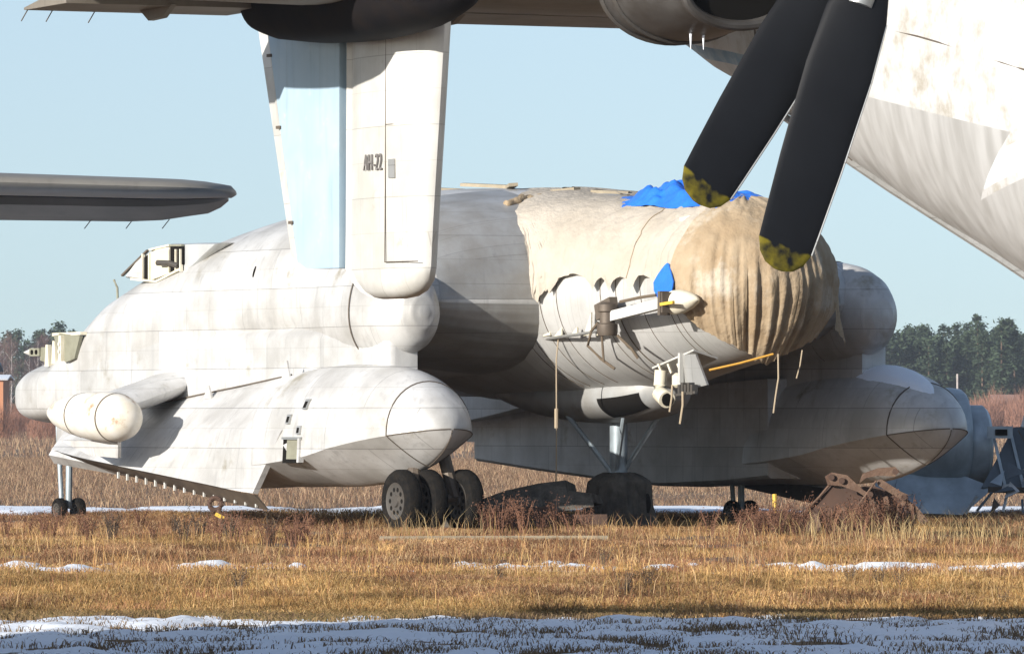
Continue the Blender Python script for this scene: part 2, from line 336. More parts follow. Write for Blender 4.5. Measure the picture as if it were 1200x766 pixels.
SK = [(-3.25, 4.62, 2.38, 5.42, 0.55, 5.44, 1.5), (-5, 4.42, 2.24, 5.44, 0.70, 5.14, 1.52), (-6.6, 4.36, 2.1, 5.42, 0.84, 5.0, 1.5), (-8.2, 4.34, 1.95, 5.38, 0.98, 4.9, 1.48), (-10.5, 4.32, 1.75, 5.2, 1.15, 4.75, 1.45), (-11.9, 4.28, 1.6, 5.0, 1.2, 4.6, 1.4)]
for sd in (-1, 1):
    wl = MB()
    secs = []
    for a, yo, ti in ((-0.60, 4.40, 0.30), (-0.64, 4.46, 0.36), (-0.75, 4.50, 0.45), (-1.6, 4.50, 0.5), (-3, 4.44, 0.5), (-5, 4.36, 0.5), (-8.4, 4.31, 0.5), (-10.5, 4.29, 0.5), (-12.0, 4.24, 0.5), (-12.6, 4.1, 0.3)):
        zb = lerp_tab(SK, max(-11.9, min(a, -3.3)))[1] - 0.3; zt = 2.92 if a > -9 else 2.92 - (-9-a)*0.2
        secs.append([(a, sd*yo, zb), (a, sd*yo, zt), (a, sd*(yo-0.05), zt+0.1), (a, sd*(yo-0.28), zt+0.24), (a, sd*(yo-ti-0.1), zt+0.2), (a, sd*(yo-ti-0.1), zb)])
    wl.loft(secs).build('side_wall', 'silver', ac)
    main = [r for r in pt if r[0] <= SEAM[0]+1e-4]; cap = [r for r in pt if r[0] >= SEAM[0]-1e-4]
    p = MB().loft([psec(r, sd) for r in main]).build('float', 'silver', ac, sharp=40)
    c = MB().loft([psec(r, sd, grow=0.004 if r[0] < 1.2 else 0) for r in cap]).build('float_nose', 'silver', p, sharp=40)
    MB().tube(psec(SEAM, sd, grow=0.006) + [psec(SEAM, sd, grow=0.006)[0]], 0.012, 5).build('seam', 'seam', p)
    for side in (-1, 1):
        MB().tube([(r[0], sd*FY + side*(r[1]+0.006), r[3]) for r in cap], 0.009, 5).build('seam', 'seam', p)
    MB().tube([(r[0], sd*FY, r[4]-0.004) for r in cap], 0.009, 5).build('seam', 'seam', p)
    ab = []
    for a, zb in ((-2.6, 0.75), (-4, 0.66), (-6, 0.60), (-8, 0.70), (-10, 0.83), (-12.0, 0.98)):
        zt = lerp_tab(SK, max(-11.9, min(a, -3.3)))[1]-0.05; e_ = 0 if a > -11 else 0.15
        ab.append([(a, sd*3.5, zb+0.05), (a, sd*3.56, zb), (a, sd*4.45, zb-0.02), (a, sd*(4.7-e_), zb+0.12), (a, sd*(4.6-e_), zt-0.3), (a, sd*4.2, zt), (a, sd*3.5, zt)])
    MB().loft(ab).build('float_afterbody', 'silver', ac, sharp=30)
    # flared skirt behind the float
    m = MB(); shade_strip = MB(); s2 = smooth_tab(SK, 4); ss = []; ls = []
    for a, bt, zt, bb, zb, bm_, zm in s2:
        e_ = 0.9*max(0, (-9.5-a)/2.4)**1.5; f_ = max(0, (a+4.4)/1.15); a1 = a+0.85*f_; a2 = a+0.55*e_+0.95*f_; a3 = a+e_
        ss.append([(a1, sd*bt, zt), (a2, sd*bm_, zm), (a3, sd*bb, zb), (a3, sd*(bb-0.09), zb-0.015), (a2, sd*(bm_-0.09), zm-0.02), (a1, sd*(bt-0.12), zt-0.02)])
        f = min(1, max(0.25, (a+13.6)/9)); ls.append([(a3, sd*(bb-0.02), zb-0.018), (a3, sd*(bb-0.26), zb-0.018-0.24*f), (a3, sd*(bb-0.29), zb-0.02-0.24*f), (a3, sd*(bb-0.08), zb-0.025)])
    sk = m.loft(ss).build('float_skirt', 'silver', ac, sharp=50)
    shade_strip.loft(ls).build('shade_lip', 'brownmetal', sk)  # dark strip standing in for the shaded side of the afterbody
    if sd < 0:
        for k in range(15):
            a = -3.5 - k*0.34; bt, zt, bb, zb = lerp_tab(SK, a)[:4]
            MB().box((a, sd*(bb-0.20), zb-0.19), (0.035, 0.03, 0.1)).build('lip_bracket', 'white', sk)
        # vertical seams with small fin plates
        for a, h in ((-3.35, 0.42), (-6.4, 0.3)):
            bt, zt, bb, zb = lerp_tab(SK, a)[:4]
            MB().plate([(a-0.25, sd*(bt+0.12), zt-0.1), (a+0.02, sd*(bt+0.1), zt-0.12), (a+0.02, sd*(bt+0.16), zt+h-0.2)], 0.03).build('fence', 'silver', ac)
        MB().tube([(a, -lerp_tab(SK, a)[0]-0.012, lerp_tab(SK, a)[1]+0.015) for a in np.linspace(-3.5, -11.8, 30)], 0.014, 5).build('seam', 'seam', sk)
        MB().tube([(a, -(0.25*lerp_tab(SK, a)[0]+0.75*lerp_tab(SK, a)[2])-0.02, 0.22*lerp_tab(SK, a)[1]+0.78*lerp_tab(SK, a)[3]) for a in np.linspace(-3.4, -9, 24)], 0.008, 4).build('seam', 'seam', sk)
# open hatch and small vents in the starboard float
def float_y(a, z):
    hw, zt, zc, zk = lerp_tab(pt, a); r = (z-zc)/(zt-zc)
    return -(FY + hw*(math.cos(math.asin(min(1, max(0, r)**(1/0.92)))) if r > 0 else 1))
def fpatch(a0, a1, z0, z1, off, name, m_, inner=0.05):
    c = [(a0, z0), (a1, z0), (a1, z1), (a0, z1)]
    MB().loft([[(a, float_y(a, z)-off, z) for a, z in c], [(a, float_y(a, z)+inner, z) for a, z in c]]).build(name, m_, ac)
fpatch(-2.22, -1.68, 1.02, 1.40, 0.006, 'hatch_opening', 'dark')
fpatch(-2.08, -1.72, 1.08, 1.37, 0.012, 'hatch_lining', 'primer')
fpatch(-2.24, -1.62, 1.38, 1.42, 0.03, 'hatch_frame', 'metal')
fpatch(-1.70, -1.64, 1.03, 1.40, 0.04, 'hatch_frame', 'silver')
for a, z, ss_ in ((-1.72, 1.84, 0.12), (-2.15, 1.62, 0.11), (-1.74, 1.46, 0.10)):
    fpatch(a-ss_*0.6, a+ss_*0.6, z, z+ss_*1.3, 0.03, 'vent_scoop', 'metal'); fpatch(a-ss_*0.35, a+ss_*0.3, z+ss_*0.2, z+ss_*1.0, 0.036, 'vent_mouth', 'dark')
# dark oval hatch and stripes on the hull flank
def flank(a, z, dx, dz, name, m_, off=0.012, n=14):
    P = [(a+dx*math.cos(2*math.pi*k/n), -(hull_side(a+dx*math.cos(2*math.pi*k/n), z+dz*math.sin(2*math.pi*k/n))+off), z+dz*math.sin(2*math.pi*k/n)) for k in range(n)]
    MB().add(P + [(p[0], p[1]+0.03, p[2]) for p in P], [tuple(range(n))] + [(k, (k+1) % n, n+(k+1) % n, n+k) for k in range(n)]).build(name, m_, body)
flank(-3.2, 3.6, 0.10, 0.10, 'vent_hole', 'dark', n=3)
flank(-5.4, 4.0, 0.03, 0.09, 'vent_hole', 'dark')
# --- outrigger pod on its stub at the tail
pod = MB().lathe([(-1.5, 0.03), (-1.4, 0.11), (-1.1, 0.22), (-0.6, 0.32), (0, 0.38), (0.5, 0.395), (0.85, 0.385), (1.1, 0.33), (1.28, 0.22), (1.35, 0.06)], 'x', 36).build('outrigger_pod', 'pod', ac)
pod.location = (-7.55, -6.0, 1.74); pod.rotation_euler = (0, R(2), 0)
MB().lathe([(0.83, 0.389), (0.85, 0.389), (0.87, 0.384)], 'x', 36, cap=False).build('seam', 'seam', pod)
MB().lathe([(-0.32, 0.352), (-0.3, 0.356), (-0.28, 0.358)], 'x', 36, cap=False).build('seam', 'seam', pod)
st = []
for f in (0, 0.3, 0.7, 1):
    cx, cy, cz = -8.5+0.75*f, -4.0-1.9*f, 2.32-0.5*f
    st.append([(cx + 0.85*math.cos(t), cy, cz + 0.2*math.sin(t)*(1+0.4*math.cos(t))) for t in np.linspace(0, 2*math.pi, 24, endpoint=False)])
MB().loft(st).build('outrigger_stub', 'silver', ac)
MB().plate([(-8.6, -6.0, 1.35), (-6.8, -5.9, 1.35), (-6.9, -5.85, 1.08), (-7.8, -5.9, 1.12)], 0.06).build('outrigger_fin', 'silver', ac)
# --- removed fin root at the tail: open frames
def web(pts, y, name, m_, th=0.05): MB().plate([(a, y, z) for a, z in pts], th).build(name, m_, ac)
web([(-12.12, 3.10), (-11.36, 3.05), (-11.56, 2.68), (-11.88, 2.62), (-12.09, 2.72)], -4.27, 'fin_root_web', 'primer', 0.06)
web([(-12.36, 3.06), (-12.14, 3.08), (-12.0, 2.70), (-12.1, 2.66)], -4.25, 'fin_root_web', 'primer', 0.06)
web([(-12.02, 3.06), (-11.93, 3.06), (-11.93, 2.64), (-12.02, 2.66)], -4.33, 'fin_root_post', 'cream', 0.06)
for z in (2.92, 2.80): MB().lathe([(-0.02, 0.035), (0.01, 0.035)], 'y', 12, (-11.98, -4.36, z)).build('lightening_hole', 'white', ac)
MB().bar((-11.3, -4.26, 3.09), (-12.45, -4.2, 3.08), 0.12, 0.05).build('fin_root_rail', 'cream', ac)
for a, z0, z1 in ((-12.55, 2.66, 3.02), (-12.8, 2.6, 2.98), (-13.05, 2.56, 2.92)):
    web([(a-0.09, z0), (a+0.06, z0), (a+0.02, z1), (a-0.05, z1)], -4.02, 'fin_root_post', 'cream', 0.07)
    web([(a+0.06, z0+0.06), (a+0.2, z0+0.1), (a+0.14, z1-0.02), (a+0.03, z1-0.02)], -3.98, 'fin_root_frame', 'primer', 0.05)
web([(-13.40, 2.66), (-13.1, 2.62), (-13.12, 2.88), (-13.36, 2.88)], -3.98, 'fin_root_frame', 'primer', 0.06)
MB().box((-13.55, -3.98, 2.80), (0.36, 0.12, 0.13)).build('fin_root_tip', 'primer', ac)
for q in range(2): MB().lathe([(-0.005, 0.04), (0.02, 0.04)], 'y', 12, (-13.47-0.16*q, -4.05, 2.80)).build('lightening_hole', 'dark', ac)
MB().lathe([(-14.05, 0.01), (-13.73, 0.075)], 'x', 10, (0, -3.98, 2.80)).build('fin_root_spike', 'white', ac)
# --- cut-open fairing on the wing shoulder
PF = empty('pylon_fairing', (0, 0, 0)); PF.parent = ac
ol = [(-10.35, 3.99), (-9.87, 4.25), (-9.35, 4.43), (-9.0, 4.49), (-8.61, 4.51), (-8.25, 4.50), (-7.6, 4.5), (-7.0, 4.49), (-7.43, 4.32), (-7.87, 4.13), (-8.46, 3.96), (-9.06, 3.87), (-9.65, 3.91), (-9.96, 3.94)]
def ring_(f, y): return [(-8.8+(a+8.8)*f, y, 4.2+(z-4.2)*f) for a, z in ol]
MB().loft([ring_(0.93, -4.03), ring_(1.0, -3.97), ring_(1.0, -3.3), ring_(0.75, -2.9)]).build('fairing_shell', 'radome', PF, sharp=30)
fr = PF
def fw(pts, name, m_, y=-4.05, th=0.05): MB().plate([(a, y, z) for a, z in pts], th).build(name, m_, fr)
fw([(-10.15, 4.01), (-9.52, 3.95), (-9.52, 4.22), (-9.62, 4.33)], 'fairing_panel', 'white')
fw([(-9.50, 3.95), (-9.30, 3.93), (-9.30, 4.36), (-9.50, 4.30)], 'fairing_bay', 'dark')
fw([(-9.27, 3.93), (-8.62, 4.03), (-8.62, 4.45), (-9.0, 4.44), (-9.27, 4.37)], 'fairing_panel', 'cream')
fw([(-8.58, 4.05), (-8.16, 4.17), (-8.16, 4.45), (-8.58, 4.46)], 'fairing_bay', 'dark')
for a in (-9.52, -9.29, -8.6, -8.36, -8.2): MB().box((a, -4.08, 4.05+0.10+0.08*(a > -8.7)), (0.03, 0.05, 0.42 if a < -8.7 else 0.36)).build('fairing_rib', 'cream', fr)
MB().bar((-9.95, -4.07, 3.96), (-9.05, -4.07, 3.905), 0.05, 0.035).build('fairing_rib', 'cream', fr); MB().bar((-9.05, -4.07, 3.905), (-8.2, -4.07, 4.10), 0.05, 0.035).build('fairing_rib', 'cream', fr)
MB().bar((-10.3, -4.06, 4.02), (-9.4, -4.06, 4.41), 0.05, 0.03).build('fairing_rib', 'seam', fr)
MB().bar((-9.3, -4.07, 4.42), (-8.6, -4.07, 4.48), 0.05, 0.03).build('fairing_rib', 'cream', fr); MB().bar((-8.6, -4.07, 4.475), (-8.16, -4.07, 4.47), 0.05, 0.03).build('fairing_rib', 'primer', fr)
MB().tube([(-8.25, -4.10, 4.14), (-8.5, -4.14, 4.19), (-8.85, -4.16, 4.20)], [0.045, 0.045, 0.05], 10).build('actuator', 'rim', fr)
MB().tube([(-11.36, -3.6, hull_top(-11.36, -3.6)-0.1), (-11.38, -3.6, 3.84), (-11.5, -3.6, 3.97)], 0.02, 8).build('whip_antenna', 'primer', ac)
# --- forward fuselage
FUS = [(-4.5, 2.5, 3.6, 1.62), (-2.6, 2.4, 3.62, 1.62), (-1.4, 2.15, 3.6, 1.58), (-0.6, 1.88, 3.57, 1.5), (0, 1.66, 3.57, 1.43), (1.3, 1.34, 3.65, 1.31), (2.4, 1.22, 3.72, 1.21), (3.0, 1.08, 3.75, 1.08), (3.4, 0.8, 3.76, 0.8), (3.6, 0.45, 3.76, 0.45), (3.66, 0.05, 3.76, 0.05)]
ft = smooth_tab(FUS, 6)
fus = MB().loft([[(a, w_*math.cos(t), zc+h*math.sin(t)) for t in np.linspace(0, 2*math.pi, 64, endpoint=False)] for a, w_, zc, h in ft]).build('forward_fuselage', 'silver_nose', ac, sharp=60)
def fus_pt(a, phi, off=0.0, side=-1):     # phi from top
    w_, zc, h = lerp_tab(ft, a); return (a, side*(w_+off)*math.sin(phi), zc+(h+off)*math.cos(phi))
# belly bulge with an open wheel bay
bt = [(-4.9, 0.3, 2.2), (-4.1, 0.75, 1.95), (-3.3, 0.86, 1.76), (-2.5, 0.88, 1.66), (-1.6, 0.84, 1.62), (-0.8, 0.76, 1.65), (-0.3, 0.65, 1.71), (0.05, 0.47, 1.82), (0.28, 0.25, 1.96), (0.35, 0.05, 2.08)]
BT = smooth_tab(bt, 4)
belly = MB().loft([sell(a, w_, zb, 2.45, 2.2, 40) for a, w_, zb in BT]).build('belly_bulge', 'belly_shade', ac, sharp=60)
def belly_pt(a, t, off):
    w_, zb = lerp_tab(BT, a); zc = (zb+2.45)/2; c, s_ = math.cos(t), math.sin(t); n = 2.2
    return (a, (w_+off)*math.copysign(abs(c)**(2/n), c), zc+(zc-zb+off)*math.copysign(abs(s_)**(2/n), s_))
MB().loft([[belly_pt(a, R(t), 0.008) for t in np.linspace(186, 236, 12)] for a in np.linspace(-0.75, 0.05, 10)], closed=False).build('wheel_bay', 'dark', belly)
# nose gear
MB().tube([(-1.35, 0, 1.75), (-1.35, 0, 0.75)], 0.14, 16).build('nose_strut', 'strut', ac)
MB().lathe([(0.72, 0.19), (0.78, 0.19)], 'z', 16, (-1.35, 0, 0)).build('strut_collar', 'strut', ac)
for p0 in ((-1.9, -0.6), (-0.6, -0.35), (-0.62, 0.3), (-2.1, 0.35)):
    MB().tube([(p0[0], p0[1], 1.75), (-1.35, p0[1]*0.15, 0.82)], 0.04, 8).build('drag_brace', 'strut', ac)
def wheel(parent, x, y, r, wd, name='wheel'):
    hw = wd/2
    o = MB().lathe([(-hw*0.72, r*0.52), (-hw*0.95, r*0.62), (-hw, r*0.78), (-hw*0.8, r*0.93), (-hw*0.45, r*0.99), (hw*0.45, r*0.99), (hw*0.8, r*0.93), (hw, r*0.78), (hw*0.95, r*0.62), (hw*0.72, r*0.52)], 'y', 40).build(name, 'rubber', parent)
    o.location = (x, y, r-0.02)
    rm = MB().lathe([(-hw*0.70, r*0.60), (-hw*0.92, r*0.58), (-hw*0.80, r*0.5), (-hw*0.80, r*0.2), (-hw*1.0, r*0.17), (-hw*1.0, r*0.05)], 'y', 32)
    rim_ = rm.build('rim', 'rim', o); hm = MB()
    for k in range(10):
        t = 2*math.pi*k/10; hm.lathe([(-hw*0.79, r*0.075), (-hw*0.815, r*0.075)], 'y', 8, (math.cos(t)*r*0.37, 0, math.sin(t)*r*0.37))
    hm.build('rim_hole', 'dark', rim_)
    return o
for x, y in ((0.42, -4.84), (0.46, -4.42), (0.55, -3.85)): wheel(ac, x, y, 0.48, 0.26)
MB().tube([(0.5, -4.9, 0.5), (0.55, -3.7, 0.5)], 0.07, 10).build('axle', 'brownmetal', ac)
MB().tube([(0.5, -4.64, 0.5), (0.2, -4.5, 1.0)], 0.12, 10).build('main_strut', 'brownmetal', ac)
MB().tube([(0.55, -4.0, 0.5), (0.3, -4.1, 1.3)], 0.1, 10).build('main_strut', 'brownmetal', ac)
for y in (-0.2, 0.26): wheel(ac, -1.33, y, 0.39, 0.24, 'nose_wheel')
for x, y in ((-13.35, -3.5), (-4.7, 4.3)):
    for s in (-1, 1): wheel(ac, x, y+0.17*s, 0.2, 0.15, 'tail_wheel')
    MB().tube([(x, y, 0.2), (x+0.03, y, 1.75)], 0.055, 10).build('tail_strut', 'strut', ac)
    MB().tube([(x-0.1, y-0.08, 0.22), (x-0.22, y-0.1, 1.7)], 0.04, 10).build('tail_strut', 'strut', ac)
# --- engine mount leftovers on the starboard nose
MB().tube([(-1.15+0.28*math.cos(t)-0.1*0, -1.72+0.02*t, 3.05+0.16*math.sin(t)) for t in np.linspace(0.4, math.pi*1.5, 14)] + [(-0.4, -1.72, 2.93), (0.4, -1.66, 2.99), (0.85, -1.56, 3.05)], 0.025, 8).build('mount_rail', 'metal', ac)
for a, h in ((-0.95, 0.16), (-0.6, 0.2), (-0.3, 0.12), (0.1, 0.12), (0.45, 0.34), (0.75, 0.14)):
    MB().plate([(a-0.08, -1.68+0.1*a, 2.95), (a+0.1, -1.66+0.1*a, 2.97), (a+0.04, -1.62+0.1*a, 2.97+h)], 0.03).build('mount_rib', 'cream', ac)
arm = MB().bar((1.15, -1.62, 3.24), (2.7, -1.64, 3.42), 0.12, 0.15).build('mount_arm', 'white', ac)
MB().lathe([(2.95, 0.14), (3.0, 0.16), (3.12, 0.16), (3.14, 0.12), (3.3, 0.12), (3.32, 0.15), (3.42, 0.15), (3.46, 0.08)], 'z', 16, (1.1, -1.66, 0)).build('mount_pivot', 'brownmetal', arm)
MB().bar((0.75, -1.6, 3.3), (1.2, -1.6, 3.42), 0.14, 0.24).build('mount_clamp', 'seam', arm)
MB().tube([(1.3, -1.55, 3.46), (1.8, -1.5, 3.52), (2.2, -1.46, 3.55)], 0.025, 6).build('mount_rod', 'rope_dark', arm)
MB().box((2.72, -1.64, 3.42), (0.07, 0.18, 0.36)).build('mount_flange', 'seam', arm)
MB().box((2.82, -1.64, 3.43), (0.05, 0.2, 0.3)).build('mount_flange', 'brownmetal', arm)
MB().bar((2.8, -1.74, 3.40), (3.1, -1.70, 3.43), 0.045, 0.045).build('mount_bolt', 'yellow', arm)
MB().tube([(1.1, -1.76, 2.98), (1.13, -1.74, 2.55)], 0.018, 6).build('hose', 'rope_dark', arm)
MB().tube([(0.9, -1.7, 3.15), (0.72, -1.72, 3.02), (0.62, -1.72, 2.8), (0.85, -1.62, 2.6), (1.05, -1.5, 2.45)], 0.022, 6).build('hose', 'rope_dark', arm)
MB().tube([(1.3, -1.6, 2.95), (1.55, -1.5, 2.75), (1.6, -1.42, 2.6)], 0.022, 6).build('hose', 'rope_dark', arm)
sc = []
for f, wz, wy in ((0, 0.30, 0.25), (0.3, 0.29, 0.25), (0.6, 0.22, 0.22), (0.85, 0.12, 0.14), (1, 0.02, 0.03)):
    sc.append([(2.78+0.40*f, -1.33-0.16*(1-f)+0.7*wy*math.cos(t), 3.47-0.04*(1-f)+0.62*wz*math.sin(t)) for t in np.linspace(0, 2*math.pi, 20, endpoint=False)])
MB().loft(sc).build('mount_fairing', 'cream', ac)
# lower pylon with pipes
low = MB().plate([(1.65, -1.20, 2.46), (2.95, -1.26, 2.72), (2.9, -0.8, 2.60), (2.0, -0.8, 2.40)], 0.03).build('pylon_shelf', 'white', ac)
MB().plate([(2.6, -1.24, 2.66), (2.9, -1.18, 2.66), (3.1, -1.1, 2.2), (2.6, -1.18, 2.12)], 0.04).build('pylon_web', 'metal', low)
MB().box((2.6, -1.27, 2.38), (0.05, 0.07, 0.6)).build('pylon_post', 'white', low)
MB().tube([(1.95, -1.22, 2.42), (1.95, -1.24, 2.18), (2.05, -1.3, 2.07), (2.35, -1.36, 1.98)], [0.10, 0.10, 0.12, 0.13], 14).build('bleed_pipe', 'cream', low)
MB().lathe([(0, 0.10), (0.02, 0.10)], 'x', 14, (2.36, -1.36, 1.98)).build('pipe_mouth', 'dark', low)
MB().lathe([(-0.11, 0.05), (-0.07, 0.1), (0.07, 0.1), (0.11, 0.05)], 'z', 14, (2.42, -1.2, 2.27)).build('valve', 'cream', low)
for k in range(5): MB().box((2.7+0.09*k, -1.32, 2.13+0.03*(k % 2)), (0.06, 0.1, 0.15)).build('connector', 'rim', low)
MB().bar((2.62, -1.36, 2.05), (3.15, -1.34, 2.09), 0.04, 0.04).build('connector_rail', 'rim', low)
for k in range(3): MB().bar((1.9+0.28*k, -1.24, 2.52), (1.97+0.28*k, -1.22, 2.38), 0.03, 0.03).build('shelf_bracket', 'cream', low)

# ================================================================== BEIGE CANVAS over the nose
tarp_root = empty('canvas_cover', (2.33, 118, 0), R(-60), 'beige canvas cover draped and tied over the nose of the silver amphibious aircraft', 'tarpaulin')
TC = 2.35
cols = []
for a in np.linspace(-3.25, TC, 150): cols.append(('s', a))
for p_ in np.linspace(-90, 90, 130)[1:]: cols.append(('c', p_))
for a in np.linspace(TC, -3.25, 110)[1:]: cols.append(('p', a))
TT = [(-3.25, 2.2, 3.62, 1.60), (-2.6, 2.25, 3.63, 1.58), (-1.4, 2.17, 3.62, 1.52), (-0.6, 1.92, 3.6, 1.47), (0, 1.69, 3.6, 1.42), (1.3, 1.39, 3.68, 1.34), (2.35, 1.30, 3.73, 1.27)]
HEMS = [(-3.25, 3.70), (-1.6, 3.66), (-0.9, 3.70), (-0.3, 3.78), (0.3, 3.84), (1.2, 3.83), (1.8, 3.82), (2.1, 3.74), (2.35, 3.55)]
HEMC = [(-90, 3.55), (-80, 3.32), (-70, 3.12), (-62, 2.98), (-45, 2.82), (-30, 2.68), (-14, 2.52), (-6, 2.50), (8, 2.64), (25, 2.78), (45, 2.90), (60, 2.98), (75, 3.1), (90, 3.3)]
gath = [-0.95, -0.6, -0.28, 0.6, 0.92, 1.46, 2.1]
rows = 64; TV = []; TF = []
arc = 0
for ci, (kd, q) in enumerate(cols):
    if kd in 'sp':
        w_, zc, hh = lerp_tab(TT, q); hz = lerp_tab(HEMS, q)[0]; sd = -1 if kd == 's' else 1
        if kd == 'p': hz = 3.4
        hz += 0.05*vn(q*3.1, 0.3)
        if kd == 's':
            for gx in gath: hz -= 0.20*max(0, 1-abs(q-gx)/0.17)**1.2
        sarc = q if kd == 's' else 10-q
    else:
        w_, zc, hh = 1.30, 3.73, 1.27; hz = lerp_tab(HEMC, q)[0] + 0.06*vn(q*0.21, 7); sarc = TC + math.radians(q+90)*1.3
    L1 = math.acos(max(-1, min(1, (hz-zc)/hh))) if hz > zc else math.pi/2; L2 = max(0, zc-hz)/hh
    for r in range(rows):
        t = r/(rows-1); l = t*(L1+L2)
        if l <= math.pi/2:
            ne = 2.0 + (1.0*min(1, max(0, (0.6-q)/2)) if kd in 'sp' else 0)
            f = math.sin(l)**(2/ne); z = zc+hh*max(0, math.cos(l))**(2/ne); below = 0
        else: below = (l-math.pi/2); z = zc-below*hh; f = 1-0.50*below**1.7
        if kd in 'sp':
            dx, dy = 0.0, sd; bx, by, R0 = q, 0.0, w_
        else:
            ps = math.radians(q); dx, dy = math.cos(ps), math.sin(ps); R0 = 1.30 if q < 0 else 1.30; R0 *= 1+0.07*math.cos(ps)**2; bx, by = TC, 0.0
        # folds: sharp pleats fanning down to the hem
        amp = 0.018
        if kd == 's':
            if q > 1.8: amp = 0.03
        if kd == 'c': amp = (0.05 if q < 5 else 0.05-0.025*min(1, (q-5)/40))*(0.4+0.6*min(1, (q+90)/25))
        fold = 0
        for fr_, wt in ((4.1, 0.7), (8.7, 0.9), (16.3, 0.7), (29.0, 0.35)):
            nn = vn(sarc*fr_*(1.0) + 0.25*t*vn(sarc*2, t*2, 5), t*0.9+fr_, 2.2); fold += wt*(1-2.6*abs(nn))*(0.45+1.3*max(0, 0.35+vn(sarc*1.3, fr_*3.1, t*1.5)))
        env = max(0, t-0.12)**1.1
        if kd == 'c': env = 1.5*max(0, min(1, (t-0.40)/0.45))**1.2*max(0.3, 1-0.0)
        off = (0.035 if kd != 's' or q > 1.6 else 0.022) + amp*fold*env + 0.03*mnoise.fractal(Vector((bx*1.6+dx*2, by+dy*2, z*1.6)), 1.0, 2.0, 3) + 0.045*abs(mnoise.noise(Vector((bx*3.2+z*2.4+dx*3, dy*2.5, z*1.2-bx*0.8)))) + 0.02*abs(mnoise.noise(Vector((bx*8.2-z*3.4+dx*6, dy*4, z*3+bx*2))))
        if kd == 's':
            for gx in gath:
                dgx = (q-gx)/0.2
                off += 0.04*math.exp(-dgx*dgx)*max(0, t-0.55)*(1 if abs(dgx) < 1 else 0.6)
        rad = R0*f + off*max(0.15, f); zz = z + off*(math.cos(l) if l < math.pi/2 else 0)
        if kd in 'sp' and q < -1.2:     # lies over the wing root, lumpy ridge
            zz += 0.05*max(0, 1-t*2.5)*(0.6+vn(q*3, 1.0)) * min(1, (-1.2-q))
        TV.append((bx+dx*rad, by+dy*rad, zz))
nC = len(cols)
for i in range(nC-1):
    for r in range(rows-1):
        a = i*rows+r; TF.append((a, a+1, a+rows+1, a+rows))
cut_ = [i for i, c in enumerate(cols) if c[0] == 'c' and c[1] < -80][-1]; end_ = [i for i, c in enumerate(cols) if c[0] == 'p' and c[1] > 1.0][-1]
cv = MB().add(TV, [f for f in TF if not (cut_ <= f[0]//rows < end_)]).build('canvas', 'tarp', tarp_root, sharp=180)
hv = [(p[0]+0.012*(p[0] > 1.6), p[1]*1.008, p[2]+0.008) for p in TV[(cut_-3)*rows:(end_+3)*rows]]; nh = len(hv)//rows
MB().add(hv, [(i*rows+r, i*rows+r+1, (i+1)*rows+r+1, (i+1)*rows+r) for i in range(nh-1) for r in range(rows-1)]).build('canvas_hood', 'tarp_tan', tarp_root, sharp=180)
def cover_line(c0, c1, r0, r1, n=30): return [tuple(Vector(TV[int(round(c0+(c1-c0)*k/(n-1)))*rows+int(round(r0+(r1-r0)*k/(n-1)))])*1.0 + Vector((0, -0.006, 0.006))) for k in range(n)]
for c_ in (118,): MB().tube(cover_line(c_, c_+4, 2, rows-2), 0.007, 4).build('canvas_seam', 'rope', tarp_root)
# loose flap on the port front corner
fl = []
for i in range(20):
    for j in range(20):
        u, v = i/19, j/19; ps = R(50+25*u); rr = 1.38+0.22*u*v+0.03*vn(u*9, v*2)
        fl.append((TC+math.cos(ps)*rr, math.sin(ps)*rr, 3.75-0.95*v*(0.75+0.25*u)+0.04*vn(u*4, 3)))
MB().add(fl, [(i*20+j, i*20+j+1, (i+1)*20+j+1, (i+1)*20+j) for i in range(19) for j in range(19)]).build('canvas_flap', 'tarp_tan', tarp_root, sharp=180)
# bunched canvas along the root and pulled tie ropes
zs_ = [(r[3], r[0]) for r in hs if r[0] > -3.2]; zs_.sort()
pl = []; NU, NZ = 90, 46                       # pleats hanging down where the cover meets the wing
for i in range(NU):
    for j in range(NZ):
        u, v = i/(NU-1), j/(NZ-1); zb_ = 3.52+0.42*u**1.5+0.10*vn(u*9, 1.1)-0.12*max(0, 1-abs(u-0.25)/0.1)
        z = 5.13-0.12*u-(5.13-0.12*u-zb_)*v; a0 = float(np.interp(z, [q[0] for q in zs_], [q[1] for q in zs_])) if z > 3.7 else -0.66
        a = max(-2.6, min(a0, -0.66))+0.0+0.62*u*(0.45+0.55*v); w_, zc, hh = lerp_tab(TT, a); ne = 2+min(1, max(0, (0.6-a)/2))
        y_ = w_*max(0, 1-min(1, abs(z-zc)/hh)**ne)**(1/ne) if z > zc else w_
        ph = u*13+1.2*vn(u*3, v*1.5); fo = (1-2.4*abs(vn(ph, v*0.5, 8)))*0.05*min(1, 0.25+1.2*v)*(1-u)**0.6*min(1, (1-u)*8)
        pl.append((a+0.3*fo, -(y_+0.028+fo+0.01*(1-u)), z))
MB().add(pl, [(i*NZ+j, i*NZ+j+1, (i+1)*NZ+j+1, (i+1)*NZ+j) for i in range(NU-1) for j in range(NZ-1)]).build('canvas_edge', 'tarp', tarp_root, sharp=180)
rl = []
for k in range(26):
    y_ = -0.2-1.55*k/25; a = -2.05+0.12*vn(k*0.3, 2.2)+0.2*(k/25)**2; rl.append((a, y_, hull_top(a, y_)+0.03+0.04*vn(k*0.4, 6)))
MB().tube(rl, [0.055+0.05*abs(vn(k*0.55, 9)) for k in range(26)], 9).build('canvas_roll', 'tarp_tan', tarp_root, sharp=180)
